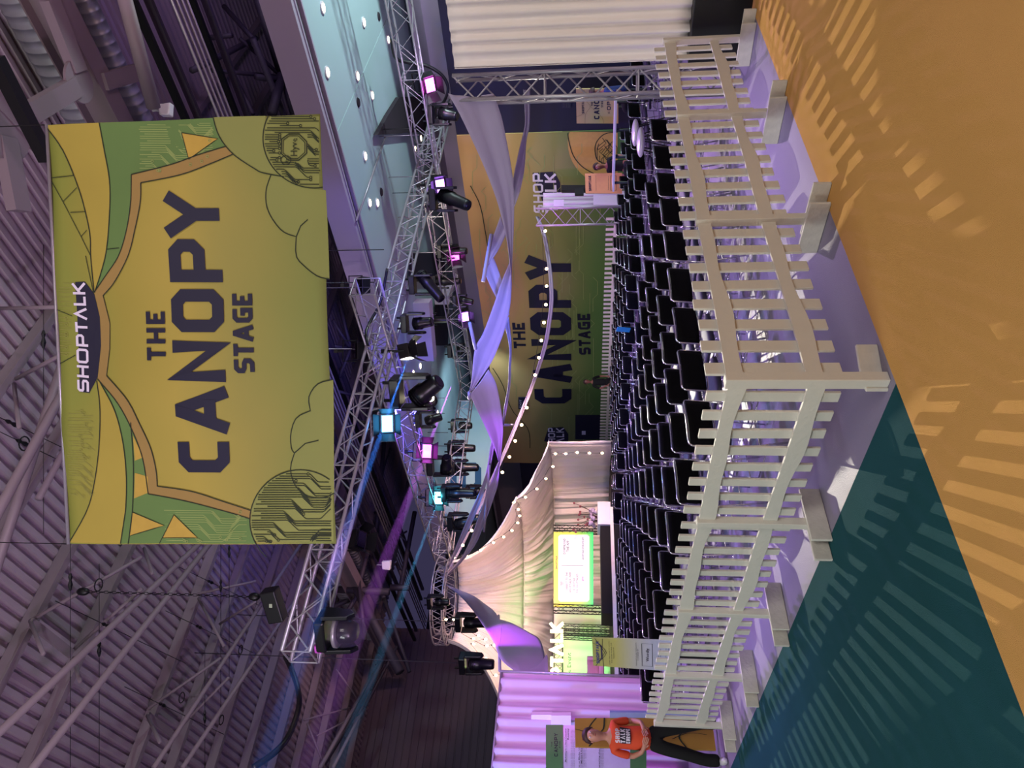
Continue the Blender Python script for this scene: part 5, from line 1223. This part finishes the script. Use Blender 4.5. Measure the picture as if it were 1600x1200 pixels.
# hoist, chain and controller box at the truss end
hp = on('b', bT1, 428, 945)
ho = empty('chain_hoist', hp, 'black chain hoist box standing on the left end of the near truss', 'hoist')
mb = MB(); mb.box(hp, (.55, .22, .26), Vector((.95, -.2, .2))); o = mb.build('motor_body', 'black_plastic', ho); bevel(o, .02)
mb = MB(); mb.box(hp+Vector((.02, -.12, 0)), (.06, .01, .05)); mb.build('rating_plate', mat('pale_green', 'A8B89A', .6), ho)
mb = MB(); mb.ball(hp+Z*.33+Vector((.12, 0, 0)), .07, 8, 6, (1, 1, 1.4)); mb.build('hook_block', 'black_metal', ho, True)
ctop = hp+Vector((.12, 0, .4)); mb = MB()
zt_ = 9.9; n = int((zt_-ctop.z)/.07)
for k in range(n):
    c = ctop+Z*(k*.07); v = Vector((.018, 0, 0)) if k % 2 else Vector((0, .018, 0))
    mb.path([c+v, c+v+Z*.06, c-v+Z*.06, c-v], .006, 4, closed=True)
mb.build('chain', 'black_metal', ho, kind='stuff')
mb = MB(); mb.ball(Vector((ctop.x, ctop.y, zt_+.05)), .07, 8, 6, (1, 1, 1.6)); mb.build('top_hook', 'black_metal', ho, True)
# hanging cables of the rig
def cable(x, y, pl, ztop, label, r=.012, m_='black_metal', group='rig suspension cables'):
    p = on(*pl, x, y); mb = MB(); mb.tube(p, Vector((p.x, p.y, ztop)), r, 5); o = mb.build('suspension_cable', m_, None, True, origin=p); tag(o, label, 'cable', group); return o
for k, (x, y, pl, zt__, lb, m_) in enumerate((
    (655, 200, PT2, 7.2, 'dark cable in front of the dark ceiling sheet', 'black_metal'), (655, 211, PT2, 7.2, 'silver cable just left of the dark ceiling sheet', 'aluminium'),
    (672, 275, PT2, 7.2, 'silver cable crossing the pale ceiling above the violet light', 'aluminium'), (676, 300, PT2, 7.2, 'dark cable left of the violet light', 'black_metal'),
    (680, 338, PT2, 7.2, 'silver cable by the tilted blue-lit head', 'aluminium'), (600, 390, PT1, 11.6, 'dark chain-like cable beside the banner edge', 'black_metal'),
    (700, 394, PT2, 7.2, 'silver cable over the pink light', 'aluminium'), (585, 441, PT1, 11.6, 'dark cable above the right unlit lamp', 'black_metal'),
    (580, 449, PT1, 11.6, 'grey cable above the right unlit lamp', 'dark_beam'), (560, 545, PT1, 11.6, 'pale cable above the left unlit lamp', 'aluminium'),
    (700, 622, PT4, 7.2, 'thin cable above the low point of the mottled sail', 'aluminium'), (695, 646, PT4, 7.2, 'thin cable over the dark head behind the sail', 'dark_beam'),
    (700, 676, PT4, 7.2, 'thin cable nearest the big 6 on its right', 'dark_beam'), (700, 697, PT4, 7.2, 'thin cable over the bluish head', 'dark_beam'),
    (700, 712, PT4, 7.2, 'thin cable over the magenta-lit head', 'dark_beam'), (722, 757, PT4, 7.2, 'thin cable crossing the big 6', 'dark_beam'),
    (715, 972, ('b', bT4-1.2), 11.5, 'thin cable holding the moving head in the tent crown', 'dark_beam'), (718, 1036, ('b', bT4-2.5), 11.5, 'thin cable holding the moving head left of the tent', 'dark_beam'))):
    cable(x, y, pl, zt__, lb, m_=m_)
def loose(pts, d0, d1, r, label, name='power_cable'):
    q = catmull([(x, y, d0+(d1-d0)*i/(len(pts)-1)) for i, (x, y) in enumerate(pts)], len(pts)*5)
    mb = MB(); mb.path([P(*v) for v in q], r, 6); o = mb.build(name, 'black_plastic', None, True); return tag(o, label, 'cable')
dd = on(*PT2, 640, 95).y
loose([(612, 60), (618, 90), (640, 98), (667, 103), (690, 117), (700, 137), (693, 160), (681, 168), (680, 185)], dd, dd+2, .045, 'thick black cable loop bowing out beside the right truss')
loose([(446, 1026), (455, 1045), (465, 1075), (467, 1105), (452, 1148), (430, 1175), (395, 1200)], 11, 9.5, .045, 'thick black cable hanging from the left end of the near truss')
loose([(605, 420), (595, 470), (580, 500), (572, 520), (575, 540)], 15, 14, .03, 'short black cable looped above the near truss')
for k, (x, y) in enumerate(((22, 663), (68, 533), (38, 693), (110, 912), (168, 978), (155, 1016), (330, 910), (345, 917), (255, 1102), (320, 1122), (312, 980), (358, 864))):
    p = H(x, y, 10.6); t = empty('wire_clamp', p, '', 'clamp', 'turnbuckles on the roof wires')
    t['label'] = 'turnbuckle on a thin roof wire, %s from the top edge of the banner' % ORD[k]
    X = (H(x, y+30, 10.6)-p).normalized() if k % 2 else (H(x+25, y+12, 10.6)-p).normalized()
    mb = MB(); mb.lathe(p-X*.18, X, [(0, .015), (.06, .035), (.12, .02), (.2, .04), (.3, .015)], 8); mb.build('turnbuckle', 'black_metal', t)
    mb = MB(); mb.tube(p-X*1.6, p+X*3.2, .007, 4); mb.build('wire', 'black_metal', t)
for k, (x, y) in enumerate(((38, 693), (154, 914), (284, 1090), (346, 1125), (376, 1015))):
    p = H(x, y, 10.4); mb = MB(); mb.path([p+Vector((.11*math.cos(q*.524), .11*math.sin(q*.524), 0)) for q in range(12)], .012, 5, closed=True)
    o = mb.build('cable_ring', 'black_metal', None, True); tag(o, 'loose round cable ring under the roof, %s counted from the upper left' % ORD[k], 'ring', 'cable rings under the roof')
# white loudspeaker boxes in the roof
for (x, y, d, s, lb) in ((256, 170, 11.5, .22, 'white speaker box at the end of the fat roof pipe'), (603, 884, 23, .3, 'small white box far off in the dark roof frames')):
    c = P(x, y, d); r_ = empty('white_box', c, lb, 'speaker'); mb = MB()
    mb.poly([c+Vector((-s/2, 0, -s*.42)), c+Vector((s/2, 0, -s*.5)), c+Vector((s*.42, 0, s*.5)), c+Vector((-s*.42, 0, s*.42))], (0, s*.6, 0)); o = mb.build('cabinet', 'white_plastic', r_); bevel(o, .02)
    mb = MB(); mb.tube(c+Vector((0, s*.3, s*.4)), c+Vector((0, s*.3, s*1.1)), .02); mb.build('bracket', 'aluminium', r_)
# light beams in the stage haze: thin haze volumes with narrow real spots inside
hz = bpy.data.materials.new('stage_haze'); hz.use_nodes = True; N = hz.node_tree.nodes; N.clear()
vo = N.new('ShaderNodeVolumeScatter'); vo.inputs['Density'].default_value = .07; vo.inputs['Anisotropy'].default_value = .2; om = N.new('ShaderNodeOutputMaterial'); hz.node_tree.links.new(vo.outputs[0], om.inputs['Volume'])
MATS['stage_haze'] = hz
def beam(p, q, r0, r1, col, power, label):
    p, q = Vector(p), Vector(q); q = p+(q-p)*1.55; X = (q-p); L = X.length; r1 *= 1.3; mb = MB(); mb.lathe(p, X, [(0, .03), (L, r1)], 20)
    o = mb.build('haze_beam', 'stage_haze', None, True, origin=p); tag(o, label, 'light beam', 'light beams in the haze'); o['kind'] = 'stuff'
    X.normalize(); spot('beam_lamp', p-X*.03, q, power, col, math.degrees(2*math.atan(r1/L)), .1, .012)
BEAMS = True
if BEAMS:
    beam(P(640, 552, 13.6), P(495, 960, 9.8), .07, .12, (.04, .22, 1), 40000, 'long blue beam sweeping up left past the big banner')
    beam(PA(690, 768, aT3-.3), P(556, 1125, 15), .10, .16, (.1, .5, 1), 15000, 'blue beam rising left above the ring truss')
    beam(PB(706, 600, bT4), P(568, 965, 15.5), .12, .22, (.6, .12, 1), 70000, 'purple beam between the two blue ones')
# ================================================================ PEOPLE
FX = .2
def skin_mesh(name, nodes, edges, m_, parent, T, sub=2, root=0):
    me = bpy.data.meshes.new('tmp'); me.from_pydata([n[:3] for n in nodes], edges, []); o = bpy.data.objects.new('tmp', me); C.objects.link(o)
    md = o.modifiers.new('s', 'SKIN'); md.use_smooth_shade = True; md.branch_smoothing = .6
    for i, v in enumerate(me.skin_vertices[0].data):
        r = nodes[i][3]; v.radius = r if isinstance(r, tuple) else (r, r); v.use_root = (i == root)
    su = o.modifiers.new('u', 'SUBSURF'); su.levels = sub; su.render_levels = sub
    dg = bpy.context.evaluated_depsgraph_get(); dg.update(); ev = o.evaluated_get(dg); nm = bpy.data.meshes.new_from_object(ev)
    bpy.data.objects.remove(o); bpy.data.meshes.remove(me); nm.name = name
    w = wloc(parent)
    for v in nm.vertices: v.co = (T @ v.co)-w
    nm.materials.clear(); nm.materials.append(MATS[m_]); nm.polygons.foreach_set('use_smooth', [True]*len(nm.polygons))
    return link(name, nm, None, parent)
def person(name_label, pos, yaw, s, top, legs, pose='stand', skin='skin', hairc='hair', arms=None, ponytail=False, shoes='white_plastic', text=None):
    """local: +Y forward, +X the figure's left... ; yaw turns forward"""
    root = empty('person', pos, name_label, 'person'); T = Matrix.Translation(pos) @ Matrix.Rotation(yaw, 4, 'Z') @ Matrix.Scale(s, 4)
    hip = .93; dz = 0
    if pose == 'sit': dz = -.33
    h = lambda z: z+dz
    N_ = [(0, 0, h(.96), (.12, .09)), (0, .0, h(1.12), (.10, .08)), (0, 0, h(1.28), (.125, .09)), (0, 0, h(1.38), (.115, .08)), (0, .01, h(1.45), .05), (0, .015, h(1.51), .05), (0, .03, h(1.57), (.078, .088)), (0, .03, h(1.65), (.084, .096)), (0, .025, h(1.71), (.05, .06))]
    E_ = [(i, i+1) for i in range(8)]
    def chain(start, pts):
        prev = start
        for p in pts: N_.append(p); E_.append((prev, len(N_)-1)); prev = len(N_)-1
        return prev
    ar = arms or {-1: [(-.17, 0, 1.365, .045), (-.25, -.03, 1.10, .04), (-.20, .10, .90, .03), (-.18, .13, .84, .026)], 1: [(.17, 0, 1.365, .045), (.25, -.03, 1.10, .04), (.20, .10, .90, .03), (.18, .13, .84, .026)]}
    for sd in (-1, 1):
        w = chain(3, [(a, b, h(c), r) for a, b, c, r in ar[sd]])
        hx, hy, hz_ = N_[w][:3]; el = Vector(N_[w-1][:3]); dv = (Vector((hx, hy, hz_))-el).normalized(); sv = Vector((0, 1, 0)).cross(dv).normalized() if abs(dv.y) < .9 else Vector((1, 0, 0))
        for k in range(4):  # fingers
            o_ = sv*((k-1.5)*.019); b = Vector((hx, hy, hz_))+dv*.05+o_; ln = (.065, .075, .07, .055)[k]
            chain(w, [(*b, .010), (*(b+dv*ln*.55+Vector((0, .006, 0))), .0085), (*(b+dv*ln+Vector((0, .02, 0))), .007)])
        b = Vector((hx, hy, hz_))+sv*(.03*-sd); chain(w, [(*b, .010), (*(b+dv*.04+sv*(.02*-sd)), .009)])
    if pose == 'stand':
        for sd, fx in ((-1, -FX), (1, FX)): chain(0, [(sd*.09, 0, .90, .085), (sd*.11+fx*.2, .01, .50, .055), (fx*1.05, -.02, .10, .035), (fx*1.05, -.02, .05, .035), (fx*1.1, .12, .035, .03)])
    else:
        for sd in (-1, 1): chain(0, [(sd*.10, .05, h(.93), .085), (sd*.13, .43, h(.92), .06), (sd*.13, .45, h(.92)-.42, .04), (sd*.13, .57, h(.92)-.46, .03)])
    skin_mesh('body', N_, E_, skin, root, T)
    # face
    hc = Vector((0, .03, h(1.635)))
    mb = MB(T); mb.ball(hc+Vector((0, .088, -.005)), .016, 7, 5, (.8, 1.1, 1.4)); mb.build('nose', skin, root, True)
    for sd in (-1, 1):
        mb = MB(T); mb.ball(hc+Vector((sd*.03, .078, .022)), .011, 7, 5); e = mb.build('eye', 'print_white', root, True)
        mb = MB(T); mb.ball(hc+Vector((sd*.03, .087, .022)), .005, 6, 4); mb.build('pupil', 'black_metal', e, True)
        mb = MB(T); mb.ball(hc+Vector((sd*.078, 0, .0)), .024, 7, 5, (.4, .8, 1.2)); mb.build('ear', skin, root, True)
    mb = MB(T); mb.ball(hc+Vector((0, .083, -.042)), .02, 8, 5, (1, .35, .3)); mb.build('mouth', mat('lips', '9A4A48', .5), root, True)
    # hair
    vs = []; rows = []
    for i in range(9):
        ph = i/8*1.75
        rows.append([hc+Vector((.088*math.sin(ph)*math.cos(t), -.012+.102*math.sin(ph)*math.sin(t)*(1 if math.sin(t) < 0 else max(.35, 1-.55*ph/1.75)), .01+.105*math.cos(ph)+(.045*max(0, math.sin(t)) if ph > 1 else 0))) for t in [k*math.pi/10 for k in range(21)]])
    mb = MB(T); mb.grid(rows); hr = mb.build('hair', hairc, root, True); solidify(hr, .012, 1)
    if ponytail:
        mb = MB(T); q = catmull([(0, -.08, h(1.70)), (0, -.15, h(1.69)), (0, -.18, h(1.58)), (.02, -.16, h(1.42))], 12); mb.path(q, .032, 8, r2=.012); mb.build('ponytail', hairc, root, True)
    # clothes: a touch wider than the body
    tn = [(0, 0, h(.83), (.165, .14)), (0, 0, h(1.10), (.150, .12)), (0, 0, h(1.28), (.160, .115)), (0, 0, h(1.385), (.135, .10)), (0, .0, h(1.45), (.072, .07))]; te = [(0, 1), (1, 2), (2, 3), (3, 4)]
    for sd in (-1, 1):
        p1, p2 = Vector(ar[sd][0][:3]), Vector(ar[sd][1][:3]); m1 = p1.lerp(p2, .35); m2 = p1.lerp(p2, .85 if text else .98)
        n0 = len(tn); tn += [(p1.x*.96, p1.y, h(p1.z), .054), (m1.x, m1.y, h(m1.z), .053), (m2.x, m2.y, h(m2.z), .050)]; te += [(3, n0), (n0, n0+1), (n0+1, n0+2)]
    sh = skin_mesh('shirt', tn, te, top, root, T)
    pn = [(0, 0, h(1.0), (.14, .112)), (0, 0, h(.90), (.13, .11))]; pe = [(0, 1)]
    if pose == 'stand':
        for sd, fx in ((-1, -FX), (1, FX)):
            n0 = len(pn); pn += [(sd*.095, 0, .80, .098), (sd*.11+fx*.2, .01, .50, .082), (fx*1.05, -.02, .24, .078), (fx*1.05, -.01, .06, .085)]; pe += [(1, n0), (n0, n0+1), (n0+1, n0+2), (n0+2, n0+3)]
    else:
        for sd in (-1, 1):
            n0 = len(pn); pn += [(sd*.10, .12, h(.93), .095), (sd*.13, .43, h(.93), .075), (sd*.13, .45, h(.92)-.36, .06)]; pe += [(1, n0), (n0, n0+1), (n0+1, n0+2)]
    skin_mesh('trousers', pn, pe, legs, root, T)
    if pose == 'stand':
        for sd, fx in ((-1, -FX), (1, FX)):
            mb = MB(T); mb.lathe(Vector((fx*1.08, -.08, .04)), Vector((fx*.15, 1, 0)), [(0, .03), (.02, .042), (.12, .046), (.2, .044), (.26, .03), (.275, .01)], 12); mb.build('shoe', shoes, root, True)
    if text:
        f = lambda s_, t_: T @ Vector((.085-.17*s_, .140-.10*((s_-.5)*1.0)**2+.016*t_, 1.16+.19*t_)); f0 = f
        mb = MB(); mb.poly([f(s_, 0-.02) for s_ in (0, .25, .5, .75, 1)]+[f(s_, .68) for s_ in (1.1, .75, .5, .25, .0)]); mb.build('shirt_print', 'navy_print', sh)
        off = (T.to_3x3() @ Vector((0, .004, 0)))
        mb = MB()
        for w_, t0_, t1_ in (('SHOP', .68, .98), ('TVLK', .34, .64), ('EUROPE', .02, .28)):
            word(mb, w_, (lambda s_, t_, a=t0_, b=t1_: f0(1-(.02+.96*s_) if False else .02+.96*s_, a+(b-a)*t_)+off), t=.24, gap=.14)
        mb.build('shirt_lettering', 'print_white', sh)
    return root
pg = H(1134, 1166); pg.z = 0
yaw_p = math.atan2(-.84, .54)-math.pi/2
person('person in orange t-shirt and black trousers standing at the left fence end, looking right', pg+Vector((0, .1, 0)), yaw_p, .97, 'orange_shirt', 'black_cloth',
       arms={-1: [(-.17, 0, 1.365, .045), (-.205, -.05, 1.12, .037), (-.17, .12, 1.02, .03), (-.10, .16, 1.0, .026)], 1: [(.17, 0, 1.365, .045), (.205, -.06, 1.12, .037), (.17, .12, 1.02, .03), (.11, .16, 1.0, .026)]},
       ponytail=True, text=True)
def seated(x, y, d, yaw, s, lb, top, hd):
    p = P(x, y, d); z = p.z; person(lb, Vector((p.x, p.y, max(0, z-1.40*s))), yaw, s, top, 'black_cloth', 'sit', hd)
    sr_ = empty('high_stool', Vector((p.x, p.y, 0)), 'dark high stool under the '+lb.split(',')[0], 'stool'); zz = max(0, z-1.40*s)+.56*s
    mb = MB(); mb.lathe(Vector((p.x, p.y, zz-.06)), Z, [(0, .18), (.04, .19)], 16); mb.build('seat', 'black_metal', sr_)
    mb = MB(); mb.tube((p.x, p.y, 0), (p.x, p.y, zz-.06), .03); mb.lathe(Vector((p.x, p.y, 0)), Z, [(0, .2), (.03, .18)], 14); mb.build('pedestal', 'black_metal', sr_)
seated(922, 143, 16.8, math.radians(60), 1.0, 'person in a blue top, seated in front of the opening sign', 'blue_cloth', 'skin_dark')
seated(928, 260, 18.2, math.radians(150), 1.0, 'person in black, seated before the green wall by the far kiosk', 'black_cloth', 'skin_dark')
pf = P(912, 597, 26.3)
person('distant person in black standing behind the far picket fence', Vector((pf.x, pf.y, 0)), math.radians(200), pf.z/1.74, 'black_cloth', 'black_cloth', skin='skin_dark', shoes='black_cloth')
# small loose things
p = P(974, 515, 15.0); mb = MB(); mb.box(p, (.03, .11, .28), Vector((.8, .6, .1)), None, Vector((.5, .1, 1))); o = mb.build('blue_folder', mat('blue_card', '1C7FA8', .5)); tag(o, 'bright blue folder leaning on a far block chair back', 'folder')
